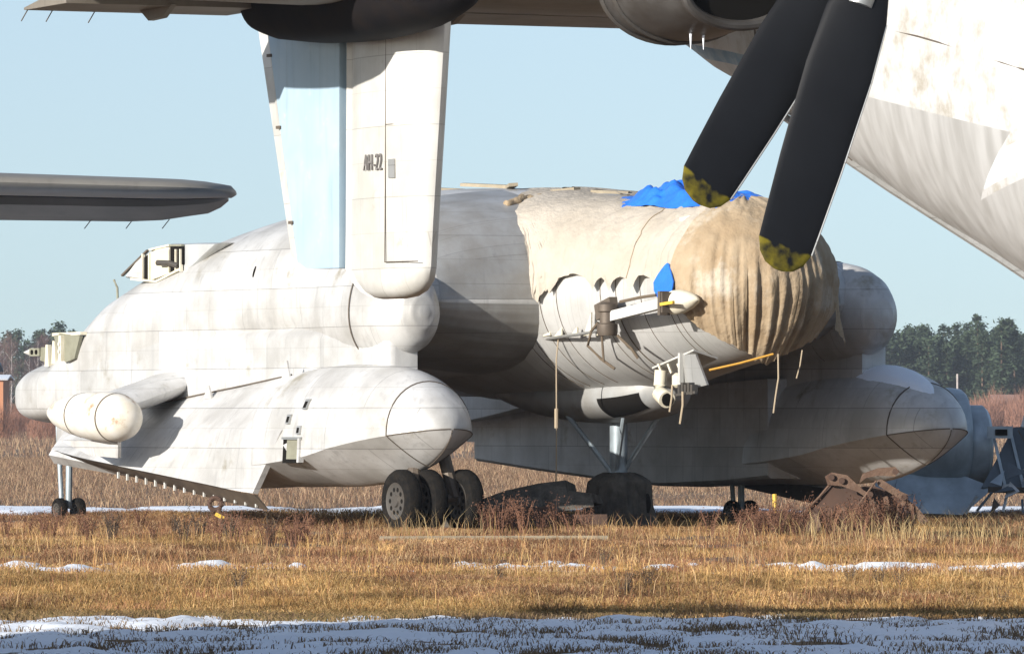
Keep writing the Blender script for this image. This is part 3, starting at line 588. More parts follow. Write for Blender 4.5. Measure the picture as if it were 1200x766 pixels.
for strand in range(0):
    bun = []; rr_ = []
    for k in range(40):
        t = k/39; z = 5.12-(1.28-0.12*strand)*t; a = float(np.interp(z, [q[0] for q in zs_], [q[1] for q in zs_])) if z > 3.7 else -0.62
        a = max(-2.6, min(a, -0.66)) + 0.03 + 0.13*strand + 0.03*vn(k*0.25, strand*3.1)
        w_, zc, hh = lerp_tab(TT, a); ne = 2+min(1, max(0, (0.6-a)/2)); y_ = w_*max(0, 1-min(1, abs(z-zc)/hh)**ne)**(1/ne)
        bun.append((a, -(y_+0.012+0.012*vn(k*0.5, strand)), z)); rr_.append(0.03+0.02*vn(k*0.4, strand*5))
    MB().tube(bun, rr_, 8).build('canvas_fold', 'tarp', tarp_root, sharp=180)
for gx in gath + [-1.1, 2.25]:
    z0 = lerp_tab(HEMS, gx)[0]; w_, zc, h = lerp_tab(ft, gx); ph0 = math.acos(max(-1, min(1, (z0-zc)/h)))
    MB().tube([fus_pt(gx+0.14*(k/16), ph0-0.05+(2.75-ph0)*k/16, 0.006) for k in range(17)], 0.005, 5).build('tie_rope', 'rope_dark', tarp_root)
for gx, dg in ((2.75, 0.2), (0.95, 0.1)):
    MB().tube([fus_pt(gx+dg*(k/16), 1.75+(2.8-1.75)*k/16, 0.006) for k in range(17)], 0.004, 5).build('tie_rope', 'rope_dark', tarp_root)
MB().bar((2.05, -0.95, 4.69), (2.42, -0.72, 4.78), 0.03, 0.05).build('lacing_tag', 'white', tarp_root)
# blue sheet showing through the gap in the canvas
ptch = []; nP = 16
for k in range(nP):
    t = 2*math.pi*k/nP; dz = 0.34*math.sin(t); da = 0.27*math.cos(t)*(1-0.6*max(0, math.sin(t)))
    a = 2.40+da+0.04*math.sin(t); z = 3.74+0.85*dz; w_, zc, h = lerp_tab(TT, min(a, 2.35)); w_ -= 0.0; ptch.append((a, -(w_*math.sqrt(max(0.01, 1-((z-zc)/h)**2))+0.15), z))
MB().add(ptch + [(p[0], p[1]+0.02, p[2]) for p in ptch], [tuple(range(nP)), tuple(range(nP, 2*nP))[::-1]] + [(k, (k+1) % nP, nP+(k+1) % nP, nP+k) for k in range(nP)]).build('blue_lining', 'blue_tarp', tarp_root)

# blue sheet lying crumpled on top of the canvas
bl = empty('blue_tarpaulin', (2.33, 118, 0), R(-60), 'crumpled bright blue tarpaulin lying on top of the beige canvas cover', 'tarpaulin')
bv = []; nx, ny = 90, 34
for i in range(nx):
    for j in range(ny):
        u, v = i/(nx-1), j/(ny-1)
        a = -0.6+3.5*u; y = -0.6+1.1*v + 0.1*vn(u*4, 2) - 0.25*(1-u)
        w_, zc, hh = lerp_tab(TT, min(a, 2.3)); z0 = zc+hh*math.sqrt(max(0.05, 1-(y/(w_))**2))+0.07
        if a > 2.3: z0 -= (a-2.3)**2*0.6
        bulge = 0.20*math.exp(-((u-0.34)/0.16)**2)+0.10*math.exp(-((u-0.62)/0.12)**2)
        rid = abs(vn(u*6+v*2.5, v*3.2, 1.3))*0.24 + abs(vn(u*15-v*4, v*6, 4))*0.12
        e = min(1, 4*min(v, 1-v)+0.1)*min(1, 5*min(u, 1-u)+0.1)
        bv.append((a, y, z0 + e*(bulge*(0.4+rid*4)+rid*0.5) - 0.01))
MB().add(bv, [(i*ny+j, i*ny+j+1, (i+1)*ny+j+1, (i+1)*ny+j) for i in range(nx-1) for j in range(ny-1)]).build('sheet', 'blue_tarp', bl, sharp=180)
# loose boards holding the canvas down on the wing
for k, (a, y, L, rz) in enumerate(((-3.9, -0.9, 0.9, 0.5), (-3.3, -0.8, 0.6, -0.4), (-4.7, -1.3, 0.8, 0.9), (-2.4, -0.4, 0.7, 0.2), (-1.6, 0.0, 0.6, 0.8))):
    o = MB().box((0, 0, 0), (L, 0.14, 0.05)).build('board', 'wood')
    w_, zc, hh = lerp_tab(TT, max(a, -3.25)); h = max(hull_top(a, y), zc+hh*(1-(abs(y)/w_)**2.9)**(1/2.9) if a > -3.25 else 0)+0.06
    th = R(-60); o.location = (2.33+a*math.cos(th)-y*math.sin(th), 118+a*math.sin(th)+y*math.cos(th), h); o.rotation_euler = (R(4), R(3*(-1)**k), th+rz)
    tag(o, 'loose grey board lying on the wing root beside the beige canvas', 'board', 'boards weighing down the canvas')
# ropes
def vva(x, y, z): th = R(-60); return (2.33+x*math.cos(th)-y*math.sin(th), 118+x*math.sin(th)+y*math.cos(th), z)
rp = MB().tube([vva(-0.3, -1.62, 3.6), vva(-0.36, -1.70, 2.6), vva(-0.42, -1.66, 1.6), vva(-0.5, -1.62, 0.9), vva(-0.6, -1.6, 0.0)], 0.011, 6)
rp.tube([vva(-0.41, -1.67, 1.85), vva(-0.42, -1.665, 1.55)], 0.03, 8)
tag(rp.build('rope', 'rope'), 'long pale rope with a knot hanging to the ground beside the nose gear', 'rope')
tag(MB().tube([vva(3.72, -0.25, 2.66), vva(3.76, -0.27, 2.3), vva(3.72, -0.30, 2.0), vva(3.70, -0.32, 1.78)], 0.013, 6).build('rope', 'rope'), 'pale frayed rope end hanging from the lowest point of the canvas', 'rope')
tag(MB().tube([vva(3.6, 0.25, 2.72), vva(3.62, 0.2, 2.5), vva(3.55, 0.18, 2.3)], 0.011, 6).build('rope', 'rope'), 'short curled rope end hanging under the right canvas edge', 'rope')
tag(MB().tube([vva(3.3, -1.2, 2.42), vva(3.5, -0.8, 2.52), vva(3.66, -0.3, 2.66)], 0.017, 6).build('strap', 'strap'), 'orange strap pulled tight from the pylon pipes to the canvas', 'strap')
tag(MB().tube([vva(2.9, -1.42, 2.1), vva(2.92, -1.43, 1.9), vva(2.84, -1.43, 1.62)], 0.017, 6).build('rope', 'rope'), 'short rope hanging from the pylon connectors', 'rope')
tag(MB().tube([vva(2.6, -1.42, 2.2), vva(2.6, -1.43, 2.0), vva(2.54, -1.43, 1.8)], 0.015, 6).build('rope', 'rope'), 'thin rope hanging beside the cream bleed pipe', 'rope')
# dark cloth wrapped round the nose wheels
cw = []
for j in range(22):
    v = j/21
    for k in range(90):
        t = 2*math.pi*k/90
        rr = (0.20+0.19*min(1, v*6)**0.7+0.05*v) * (1+0.20*(abs(math.cos(t)*math.sin(t))*2)) 
        rr += (0.02+0.09*v)*(1-3*abs(vn(math.cos(t)*3.2, math.sin(t)*3.2, v*0.6)))
        cw.append((rr*math.cos(t)*1.0, rr*math.sin(t)*1.02, 0.86-0.86*v+0.02*vn(t*2, v*3)))
m = MB(); m.loft([cw[j*90:(j+1)*90] for j in range(22)])
o = m.build('wheel_cover', 'tarp_grey'); o.location = vva(-1.35, 0, 0); o.rotation_euler = (0, 0, R(-60))
tag(o, 'dark grey cloth wrapped and tied around the nose wheels', 'wheel cover')
# snow on the port float nose
sn = []
for i in range(26):
    for j in range(14):
        u, v = i/25, j/13; a = -1.1+2.0*u; hw, zt, zc, zk = lerp_tab(pt, a)
        wid = 0.75*math.sin(math.pi*min(1, u*0.93+0.07))**0.5; t = math.pi/2 + 0.12 + wid*(v-0.42)*1.15 + 0.05*vn(u*5, v*5)
        e = min(1, 5*min(v, 1-v))*min(1, 6*min(u, 1-u)); th_ = 0.045*e-0.004
        sn.append((a, FY+(hw+th_)*math.cos(t), zc+(zt-zc+th_)*math.sin(t)**0.92))
o = MB().add(sn, [(i*14+j, i*14+j+1, (i+1)*14+j+1, (i+1)*14+j) for i in range(25) for j in range(13)]).build('snow_patch', 'snow', sharp=180)
o.location = (2.33, 118, 0); o.rotation_euler = (0, 0, R(-60)); tag(o, 'patch of snow lying on the shaded float nose', 'snow')

# ================================================================== BIG TRANSPORT AIRCRAFT (x forward, y to port)
tr = empty('transport_aircraft', (2.2, 104, 0), R(-62), 'huge white and bare metal transport aircraft with propellers, standing over the scene', 'aircraft')
def livery():
    m = mat('white_over_metal', (0.80, 0.80, 0.78), 0.45, 0.0)
    t = m.node_tree; N = t.nodes; Lk = t.links; b = N['Principled BSDF']
    tc = N.new('ShaderNodeTexCoord'); sp = N.new('ShaderNodeSeparateXYZ'); Lk.new(tc.outputs['Object'], sp.inputs[0])
    X, Y, Z = sp.outputs
    def mt(op, a, c, d=None):
        n = N.new('ShaderNodeMath'); n.operation = op
        for i, q in enumerate((a, c, d)):
            if q is None: continue
            if isinstance(q, (int, float)): n.inputs[i].default_value = q
            else: Lk.new(q, n.inputs[i])
        return n.outputs[0]
    def line(x0, z0, x1, z1):         # z minus the line
        k = (z1-z0)/(x1-x0); return mt('SUBTRACT', Z, mt('MULTIPLY_ADD', X, k, z0-k*x0))
    up1 = mt('GREATER_THAN', line(8.49, 5.68, 12.99, 5.10), 0)
    k = (12.99-11.53)/(5.10-4.33); right = mt('GREATER_THAN', mt('SUBTRACT', X, mt('MULTIPLY_ADD', Z, k, 11.53-k*4.33)), 0)
    up2 = mt('GREATER_THAN', line(11.53, 4.33, 13.47, 4.58), 0)
    white = mt('MAXIMUM', up1, mt('MULTIPLY', right, up2))
    # pale blue cheat line: on the tail cone and inside the zigzag
    def band(l, h): return mt('MULTIPLY', mt('GREATER_THAN', l, 0), mt('LESS_THAN', l, h))
    bl1 = mt('MULTIPLY', band(line(0.4, 6.62, 3.61, 6.27), 0.17), mt('LESS_THAN', X, 7.5))
    bl2 = mt('MULTIPLY', band(line(11.9, 4.47, 13.47, 4.68), 0.34), mt('GREATER_THAN', X, 11.8))
    nz = N.new('ShaderNodeTexNoise'); nz.inputs['Scale'].default_value = 2.4; nz.inputs['Detail'].default_value = 8; nz.inputs['Roughness'].default_value = 0.7; Lk.new(tc.outputs['Object'], nz.inputs['Vector'])
    mpn = N.new('ShaderNodeMapping'); mpn.inputs['Scale'].default_value = (3, 3, 0.45); Lk.new(tc.outputs['Object'], mpn.inputs[0])
    st_ = N.new('ShaderNodeTexNoise'); st_.inputs['Scale'].default_value = 1.2; st_.inputs['Detail'].default_value = 6; Lk.new(mpn.outputs[0], st_.inputs['Vector'])
    def mixc(f, a, c):
        n = N.new('ShaderNodeMix'); n.data_type = 'RGBA'; Lk.new(f, n.inputs[0])
        for i, q in ((6, a), (7, c)):
            if isinstance(q, tuple): n.inputs[i].default_value = (*q, 1)
            else: Lk.new(q, n.inputs[i])
        return n.outputs[2]
    def rng_(f, a, c):
        n = N.new('ShaderNodeMapRange'); n.inputs[1].default_value = a; n.inputs[2].default_value = c; Lk.new(f, n.inputs[0]); return n.outputs[0]
    metal = mixc(rng_(st_.outputs[0], 0.35, 0.7), (0.50, 0.50, 0.49), (0.36, 0.355, 0.34))
    wht = mixc(rng_(nz.outputs[0], 0.50, 0.68), (0.54, 0.54, 0.53), (0.36, 0.33, 0.27))
    blue = mixc(rng_(nz.outputs[0], 0.40, 0.60), (0.07, 0.20, 0.33), (0.24, 0.36, 0.45))
    pale = mixc(rng_(nz.outputs[0], 0.35, 0.55), (0.46, 0.60, 0.68), (0.72, 0.76, 0.78))
    c = mixc(white, metal, wht); c = mixc(bl1, c, blue); c = mixc(mt('MULTIPLY', bl2, white), c, pale)
    Lk.new(c, b.inputs['Base Color']); Lk.new(mt('MULTIPLY_ADD', white, -0.15, 0.15), b.inputs['Metallic'])
    return m
M['livery'] = livery()
TF_ = [(-0.35, 0.10, 7.1, 7.9), (0.0, 0.24, 6.86, 8.3), (1.6, 0.62, 6.32, 8.7), (3.3, 0.95, 5.74, 9.0), (7.3, 1.72, 4.40, 9.6), (10.4, 2.3, 3.42, 9.9), (13.2, 2.75, 2.48, 10.0), (17, 3.0, 1.5, 9.6), (21, 3.1, 1.0, 8.6), (27, 3.1, 1.2, 8.0), (42, 3.1, 1.2, 7.6), (49, 2.6, 1.5, 6.9), (53, 1.7, 2.2, 5.6), (55, 0.5, 3.2, 4.2)]
fz = MB().loft([sell(a, w_, zb, zt, 2.5, 64, zc=zb+(zt-zb)*0.45) for a, w_, zb, zt in smooth_tab(TF_, 5)]).build('fuselage', 'livery', tr, sharp=60)
# belly strake along the ramp edge
def tedge(a): w_, zb, zt = lerp_tab(TF_, a); zc = zb+(zt-zb)*0.45; t = R(-62); return (a, -w_*abs(math.cos(t))**(0.8)-0.02, zc-(zc-zb)*abs(math.sin(t))**0.8-0.02)
MB().tube([tedge(a) for a in np.linspace(3, 20, 40)], 0.05, 6).build('ramp_edge', 'metal', fz)
MB().tube([(a, -w_-0.004, zb+(zt-zb)*0.45) for a, w_, zb, zt in [(q, *lerp_tab(TF_, q)) for q in np.linspace(1, 20, 30)]], 0.012, 5).build('seam', 'seam', fz)
for a in (4.1, 6.2):
    sec = sell(a, lerp_tab(TF_, a)[0]+0.005, lerp_tab(TF_, a)[1]-0.005, lerp_tab(TF_, a)[2], 2.5, 64, zc=lerp_tab(TF_, a)[1]+(lerp_tab(TF_, a)[2]-lerp_tab(TF_, a)[1])*0.45)
    MB().tube(sec[32:50], 0.012, 5).build('seam', 'seam', fz)
# tailplane
def airfoil(xle, xte, y, z, th, n=24):
    c = xle-xte; q = []
    for k in range(n):
        t = 2*math.pi*k/n; xx = 0.5+0.5*math.cos(t)      # 1 at LE
        yt = th*0.5*(1-(2*xx-1)**2)**0.5*(0.35+0.65*xx)*1.25
        q.append((xte+c*xx, y, z+math.copysign(yt, math.sin(t)) if abs(math.sin(t)) > 1e-6 else z))
    return q
tpl = MB().loft([airfoil(5.6, 1.9, 0.2, 7.12, 0.62), airfoil(5.4, 1.85, -6.2, 7.14, 0.55), airfoil(5.15, 1.8, -9.6, 7.15, 0.42), airfoil(4.7, 2.0, -9.95, 7.15, 0.2)]).build('tailplane', 'under', tr)
MB().loft([[(1.95, y, 7.2), (1.95, y, 6.98), (0.4, y, 6.93), (0.4, y, 6.97)] for y in (-0.9, -5.2)]).build('elevator', 'under', tpl)
MB().loft([[(1.85, y, 7.2), (1.85, y, 6.98), (0.55, y, 6.95), (0.55, y, 6.98)] for y in (-7.0, -9.9)]).build('elevator', 'under', tpl)
for y in (-9.85, -9.5, -8.9): MB().tube([(0.58, y, 6.97), (0.36, y, 6.82)], 0.008, 5).build('static_discharger', 'seam', tpl)
MB().plate([(1.9, -8.4, 7.0), (0.95, -8.4, 6.96), (1.2, -8.4, 6.82), (1.6, -8.4, 6.84)], 0.08).build('hinge_bracket', 'under', tpl)
MB().plate([(1.9, -4.2, 7.0), (0.95, -4.2, 6.96), (1.2, -4.2, 6.84), (1.6, -4.2, 6.86)], 0.08).build('hinge_bracket', 'under', tpl)
# fin below the tailplane
def finsec(z, xte, xle, th, n=28, y0=-6.2):
    c = xle-xte; q = []
    for k in range(n):
        t = 2*math.pi*k/n; xx = 0.5+0.5*math.cos(t); yt = th*0.5*(1-(2*xx-1)**2)**0.5*(0.62+0.38*xx)*1.15 if xx > 0.02 else th*0.22
        q.append((xte+c*xx, y0+math.copysign(yt, math.sin(t)), z))
    return q
FZ = [(9.5, 2.75, 5.0, 0.5), (7.0, 2.68, 5.22, 0.62), (5.5, 2.66, 5.03, 0.6), (4.2, 2.64, 4.86, 0.58), (3.62, 2.62, 4.80, 0.56), (3.45, 2.80, 4.74, 0.54), (3.32, 3.02, 4.58, 0.46), (3.25, 3.25, 4.36, 0.34), (3.22, 3.5, 4.1, 0.14)]
fin = MB().loft([finsec(*r) for r in FZ]).build('fin', 'white', tr)
def flat(pts, th, name, m_, par, y0=-6.2):
    P = [(p[0], y0-th[k]/2, p[1]) for k, p in enumerate(pts)]; Q = [(p[0], y0+th[k]/2, p[1]) for k, p in enumerate(pts)]
    return MB().loft([P, Q]).build(name, m_, par, sharp=25)
flat([(2.61, 9.0), (2.60, 3.63), (1.55, 3.64), (1.24, 3.73), (0.32, 6.9), (0.2, 9.0)], [0.38, 0.38, 0.26, 0.22, 0.22, 0.22], 'rudder', 'blue_paint', fin)
flat([(0.295, 6.9), (1.215, 3.73), (0.90, 3.82), (-0.10, 6.85), (-0.2, 9.0), (0.18, 9.0)], [0.2, 0.2, 0.06, 0.06, 0.06, 0.2], 'trim_tab', 'white', fin)
for z in (6.45, 5.5, 4.25): MB().box((0.30+(6.9-z)*0.29, -6.32, z), (0.12, 0.03, 0.04)).build('tab_hinge', 'seam', fin)
yf = -6.2-0.283
MB().tube([(4.12, yf-0.004, 6.9), (4.08, yf-0.004, 3.68)], 0.008, 4).build('seam', 'seam', fin)
for z, x0, x1 in ((5.42, 4.1, 4.98), (3.68, 4.08, 4.78)):
    MB().tube([(x, -6.2-0.29*math.sqrt(max(0.02, 1-((x-3.9)/1.08)**2))-0.006, z) for x in np.linspace(x0, x1, 10)], 0.006, 4).build('seam', 'seam', fin)
MB().box((4.26, yf+0.0, 4.86), (0.16, 0.02, 0.24)).build('access_panel', 'metal', fin)
tc_ = bpy.data.curves.new('lettering', 'FONT'); tc_.body = 'AH-22'; tc_.size = 0.32; tc_.extrude = 0.01; tc_.offset = -0.003; tc_.space_character = 1.08
to = bpy.data.objects.new('lettering_source', tc_); COL.objects.link(to)
bpy.context.view_layer.update()
me = bpy.data.meshes.new_from_object(to.evaluated_get(bpy.context.evaluated_depsgraph_get())); bpy.data.objects.remove(to)
me.materials.clear(); me.materials.append(M['ink']); me.name = 'lettering'
lt = bpy.data.objects.new('lettering', me); COL.objects.link(lt); lt.parent = fin; lt['label'] = 'black stencilled letters AH-22'
lt.location = (3.46, -6.474, 4.85); lt.rotation_euler = (R(90), 0, R(-3.0)); lt.scale = (0.62, 0.95, 1)
# dark fairing body where fin and tailplane cross
MB().loft([sell(a, w_, zb, zt, 2.4, 36, y0=-6.8) for a, w_, zb, zt in smooth_tab([(1.25, 0.30, 6.86, 7.6), (1.35, 0.42, 6.70, 7.7), (1.9, 0.5, 6.58, 7.8), (3.2, 0.62, 6.48, 7.9), (4.6, 0.65, 6.47, 7.9), (5.8, 0.55, 6.56, 7.8), (6.7, 0.35, 6.74, 7.6), (7.3, 0.05, 7.0, 7.3)], 4)]).build('fin_fairing', 'sooty', tr, sharp=50)
# starboard wing, outer nacelle and propeller
wing = MB().loft([airfoil(33.5, 25.5, 0, 7.3, 1.1), airfoil(32.6, 26.4, -16, 7.05, 0.9), airfoil(32.3, 26.7, -19, 7.0, 0.8)]).build('wing', 'under', tr)
nc = MB().loft([sell(a, w_, 6.12-h, 6.12+h, 2.1, 40, y0=-17.0) for a, w_, h in smooth_tab([(29.4, 0.15, 0.15), (29.7, 0.6, 0.45), (30.2, 0.86, 0.75), (30.8, 0.95, 0.85), (31.4, 0.92, 0.6), (32.2, 0.85, 0.5), (33, 0.7, 0.48), (33.5, 0.5, 0.42)], 4)]).build('nacelle', 'grime', tr)
ch = MB().loft([[(a, -17.12+w_*math.cos(t), 5.55+zo+h*math.sin(t)) for t in np.linspace(0, 2*math.pi, 40, endpoint=False)] for a, w_, h, zo in ((29.85, 0.3, 0.2, 0.3), (30.2, 0.58, 0.38, 0.06), (30.5, 0.72, 0.48, 0.0), (30.9, 0.72, 0.48, 0.0), (31.3, 0.68, 0.43, 0.0), (31.7, 0.57, 0.33, -0.05))], cap1=False).build('chin_intake', 'grime', nc)
ring = [(31.75, -17.12+0.52*math.cos(t), 5.44+0.27*math.sin(t)) for t in np.linspace(0, 2*math.pi, 41)]
MB().tube(ring, 0.05, 10, caps=False).build('intake_lip', 'grime', ch)
MB().loft([[(31.72-0.5*k, -17.12+(0.50-0.05*k)*math.cos(t), 5.44+(0.25-0.03*k)*math.sin(t)) for t in np.linspace(0, 2*math.pi, 40, endpoint=False)] for k in (0, 1)], cap0=True, cap1=True).build('intake_duct', 'dark', ch)
for a in (30.55, 30.78):
    MB().tube([(a, -17.12+0.725*math.cos(t), 5.55+0.485*math.sin(t)) for t in np.linspace(math.pi, 2*math.pi, 24)], 0.025, 6).build('cowl_band', 'rim', ch)
for y in (-17.15, -17.28): MB().tube([(31.2, y, 5.14), (31.2, y, 4.98)], [0.014, 0.003], 6).build('icicle', 'snow', ch)
pr = empty('propeller', (33.9, -17.0, 6.03)); pr.parent = tr
MB().lathe([(-0.6, 0.55), (0.2, 0.55), (0.7, 0.42), (1.1, 0.2), (1.2, 0.02)], 'x', 32).build('spinner', 'metal', pr)
def blade_mat():
    m = mat('black_blade', (0.006, 0.0065, 0.008), 0.55, 0.0, var=(0.010, 0.011, 0.013), vscale=1.5, spec=0.2)
    t = m.node_tree; N = t.nodes; Lk = t.links; b = N['Principled BSDF']; src = b.inputs['Base Color'].links[0].from_socket
    tc = N.new('ShaderNodeTexCoord'); sp = N.new('ShaderNodeSeparateXYZ'); Lk.new(tc.outputs['Object'], sp.inputs[0])
    nz = N.new('ShaderNodeTexNoise'); nz.inputs['Scale'].default_value = 6.5; nz.inputs['Detail'].default_value = 7; Lk.new(tc.outputs['Object'], nz.inputs['Vector'])
    a = N.new('ShaderNodeMath'); a.operation = 'MULTIPLY_ADD'; Lk.new(nz.outputs[0], a.inputs[0]); a.inputs[1].default_value = 0.12; Lk.new(sp.outputs[2], a.inputs[2])
    lt_ = N.new('ShaderNodeMapRange'); lt_.inputs[1].default_value = -2.865; lt_.inputs[2].default_value = -2.885; Lk.new(a.outputs[0], lt_.inputs[0])
    pc = N.new('ShaderNodeMapRange'); pc.inputs[1].default_value = 0.62; pc.inputs[2].default_value = 0.42; Lk.new(nz.outputs[0], pc.inputs[0])
    mm = N.new('ShaderNodeMath'); mm.operation = 'MULTIPLY'; Lk.new(lt_.outputs[0], mm.inputs[0]); Lk.new(pc.outputs[0], mm.inputs[1])
    mx = N.new('ShaderNodeMix'); mx.data_type = 'RGBA'; Lk.new(mm.outputs[0], mx.inputs[0]); Lk.new(src, mx.inputs[6]); mx.inputs[7].default_value = (0.16, 0.13, 0.012, 1)
    Lk.new(mx.outputs[2], b.inputs['Base Color']); return m
M['blade'] = blade_mat()
bsec = []
for r, wd, th, tw in ((0.4, 0.2, 0.18, 46), (0.62, 0.42, 0.15, 42), (0.9, 0.55, 0.12, 39), (1.4, 0.60, 0.085, 35), (2.2, 0.57, 0.06, 31), (2.7, 0.53, 0.045, 28), (2.92, 0.51, 0.04, 26), (3.03, 0.42, 0.035, 25), (3.10, 0.27, 0.03, 25), (3.13, 0.08, 0.02, 25)):
    t_ = R(tw-18); q = []
    for k in range(20):
        t = 2*math.pi*k/20; cx = wd/2*math.cos(t); cy = th/2*math.sin(t)
        q.append((cx*math.sin(t_)+cy*math.cos(t_), cx*math.cos(t_)-cy*math.sin(t_), -r))
    bsec.append(q)
b0 = None
for row, x, angs in (('rear', -0.12, (34, 124, 214)), ('front', 0.25, (19.5, 109.5, 199.5))):
    for an in angs:
        if b0 is None: b0 = MB().loft(bsec).build('blade', 'blade', pr); o = b0
        else: o = b0.copy(); COL.objects.link(o); o.parent = pr
        o.location = (x, 0, 0); o.rotation_euler = (R(-an), 0, 0); o.scale = (1, 1, 0.96 if row == 'rear' else 1.04)
        if o is b0: estrip = MB().tube([Vector(q[0])*1.0 for q in bsec[2:7]], 0.009, 5).build('edge_strip', 'metal', o)
        else:
            e_ = estrip.copy(); COL.objects.link(e_); e_.parent = o
        cf = MB().tube([(0, 0, -0.5), (0, 0, -0.82)], [0.15, 0.12], 14).build('blade_cuff', 'metal', o)

# ================================================================== SECOND TRANSPORT, only its tailplane reaches into view (faces the camera); unseen body shaped to shade the foreground
P2F = 4.5  # shifts the unseen body so its shadow ends near the snow
p2 = empty('parked_airliner', (-7.94, 58.6, -0.07), R(-90), 'grey parked aircraft whose tailplane with drooped elevator juts in over the field, its unseen body added for the foreground shade', 'aircraft')
MB().loft([sell(a+P2F, w_, zb, zt, 2.2, 40, y0=-0.4) for a, w_, zb, zt in smooth_tab([(-2.2, 0.15, 3.0, 3.6), (-1, 0.55, 2.3, 4.0), (1.5, 1.2, 1.4, 5.2), (4.5, 1.9, 0.8, 6.6), (8, 2.1, 0.7, 7.0), (22, 2.1, 0.7, 7.0), (27, 1.6, 1.0, 6.0), (30, 0.3, 1.9, 3.6)], 4)]).build('fuselage', 'metal', p2)  # unseen body, enlarged to cast the shade on the foreground
MB().loft([[(a0+4, -t, z), (a0+4, t, z), (a1+4, t*0.4, z), (a1+4, -t*0.4, z)] for a0, a1, t, z in ((9.0, 1.0, 0.3, 3.4), (9.5, 4.2, 0.2, 5.2), (10, 7.4, 0.12, 8.5))]).build('fin', 'metal', p2)  # unseen fin, raked and moved forward to trim that shadow's edge
M['boot'] = mat('grey_boot', (0.23, 0.22, 0.195), 0.5, 0.1, var=(0.17, 0.155, 0.135), vscale=2, streak=0.3)
def taf(y, xle, xte, z, th): return airfoil(xle, xte, y+1.1, z, th, 28)
DY = 1.1
tz = MB().loft([taf(-1.1, 1.4, -0.5, 3.60, 0.20), taf(2.6, 1.25, -0.42, 3.545, 0.185), taf(4.1, 1.14, -0.35, 3.505, 0.165), taf(4.35, 1.08, -0.35, 3.50, 0.155), taf(4.52, 0.98, -0.32, 3.495, 0.135), taf(4.64, 0.82, -0.26, 3.49, 0.11), taf(4.71, 0.62, -0.16, 3.485, 0.10), taf(4.74, 0.4, 0.0, 3.48, 0.04)]).build('tailplane', 'boot', p2)
MB().loft([[(x, y+DY, z), (x-0.02, y+DY, z-dz*0.35), (x-0.38, y+DY, z-dz), (x-0.42, y+DY, z-dz+0.015), (x-0.10, y+DY, z+0.02)] for x, y, z, dz in ((-0.30, 0.4, 3.53, 0.19), (-0.24, 2.6, 3.475, 0.175), (-0.2, 3.9, 3.445, 0.16), (-0.18, 4.15, 3.44, 0.145), (-0.16, 4.35, 3.44, 0.115), (-0.14, 4.5, 3.445, 0.10), (-0.12, 4.6, 3.45, 0.06), (-0.1, 4.66, 3.46, 0.02))]).build('elevator', 'under', tz)
for y in (3.6, 3.92, 4.2): MB().tube([(-0.56, y+DY, 3.30), (-0.70, y+DY-0.06, 3.235)], 0.004, 5).build('static_discharger', 'seam', tz)
MB().tube([(1.235, 3.72, 3.545+0.02), (1.15, 3.72, 3.46), (0.7, 3.72, 3.405)], 0.006, 4).build('seam', 'seam', tz)

# ================================================================== WRECKS BEHIND
e1 = empty('engine_pod', (7.1, 128, 0), R(10), 'blue grey engine pod with flanged rim lying behind the shaded float', 'wreckage')
MB().lathe([(-1.6, 0.5), (-1.2, 0.68), (-0.3, 0.84), (0.2, 0.85), (0.36, 0.83), (0.42, 0.78)], 'x', 40, (0, 0, 1.36)).build('casing', 'wreck', e1)
MB().lathe([(0.40, 0.50), (0.42, 0.66), (0.50, 0.70), (0.74, 0.70), (0.80, 0.64), (0.82, 0.5)], 'x', 40, (0, 0, 1.22)).build('rim_ring', 'wreck', e1)
MB().plate([(-1.0, -0.8, 0.15), (0.2, -0.9, 0.1), (0.75, -0.85, 0.55), (0.3, -0.5, 0.75), (-0.8, -0.5, 0.75)], 0.06).build('torn_panel', 'wreck', e1)
MB().plate([(-1.1, -0.6, 0.0), (-0.6, -0.7, 0.0), (-0.5, -0.5, 0.8), (-1.2, -0.4, 0.8)], 0.05).build('cradle', 'wreck', e1)
for k in range(7):
    t = R(180+k*22); MB().box((0.1, 0.722*math.cos(t), 1.35+0.722*math.sin(t)), (0.05, 0.03, 0.03)).build('rivet_head', 'seam', e1)
e2 = empty('wrecked_section', (8.78, 127, 0), 0, 'torn ribbed fuselage section with bright broken edge in the grass', 'wreckage')
pn = MB().plate([(-1.0, 0.3, 0.55), (2.2, 0.3, 0.45), (2.0, 0.6, 1.65), (-0.45, 0.6, 1.55)], 0.05).build('inner_skin', 'wreck_in', e2)
for k in range(8):
    x = -0.75+k*0.3; MB().bar((x+0.15, 0.26, 0.55), (x-0.32+0.25, 0.5, 1.55), 0.04, 0.05).build('stringer', 'wreck', e2)
MB().bar((-0.3, 0.15, 0.65), (0.5, 0.2, 1.35), 0.08, 0.1).build('beam', 'metal', e2)
MB().bar((-0.9, 0.1, 0.52), (2.2, 0.1, 0.48), 0.1, 0.1).build('beam', 'seam', e2)
MB().bar((-0.05, 0.1, 1.5), (2.0, 0.1, 0.8), 0.05, 0.05).build('beam', 'seam', e2)
sh = []
for x in (-0.12, 0.5, 1.2, 2.2): sh.append([(x+0.02*k-0.18*(1-k/8)*(x < 0), 0.2+0.5*math.sin(k/8*1.5), 1.55+0.52*math.sin(k/8*1.57)) for k in range(9)] + [(x+0.02*k-0.18*(1-k/8)*(x < 0), 0.25+0.5*math.sin(k/8*1.5), 1.5+0.52*math.sin(k/8*1.57)) for k in range(8, -1, -1)])
MB().loft(sh).build('upper_shell', 'wreck_in', e2)
MB().tube([(-0.33+0.03*k, 0.15+0.06*k*0.6, 1.55+0.54*math.sin(k/8*1.57)) for k in range(9)], 0.03, 6).build('torn_edge', 'white', e2)
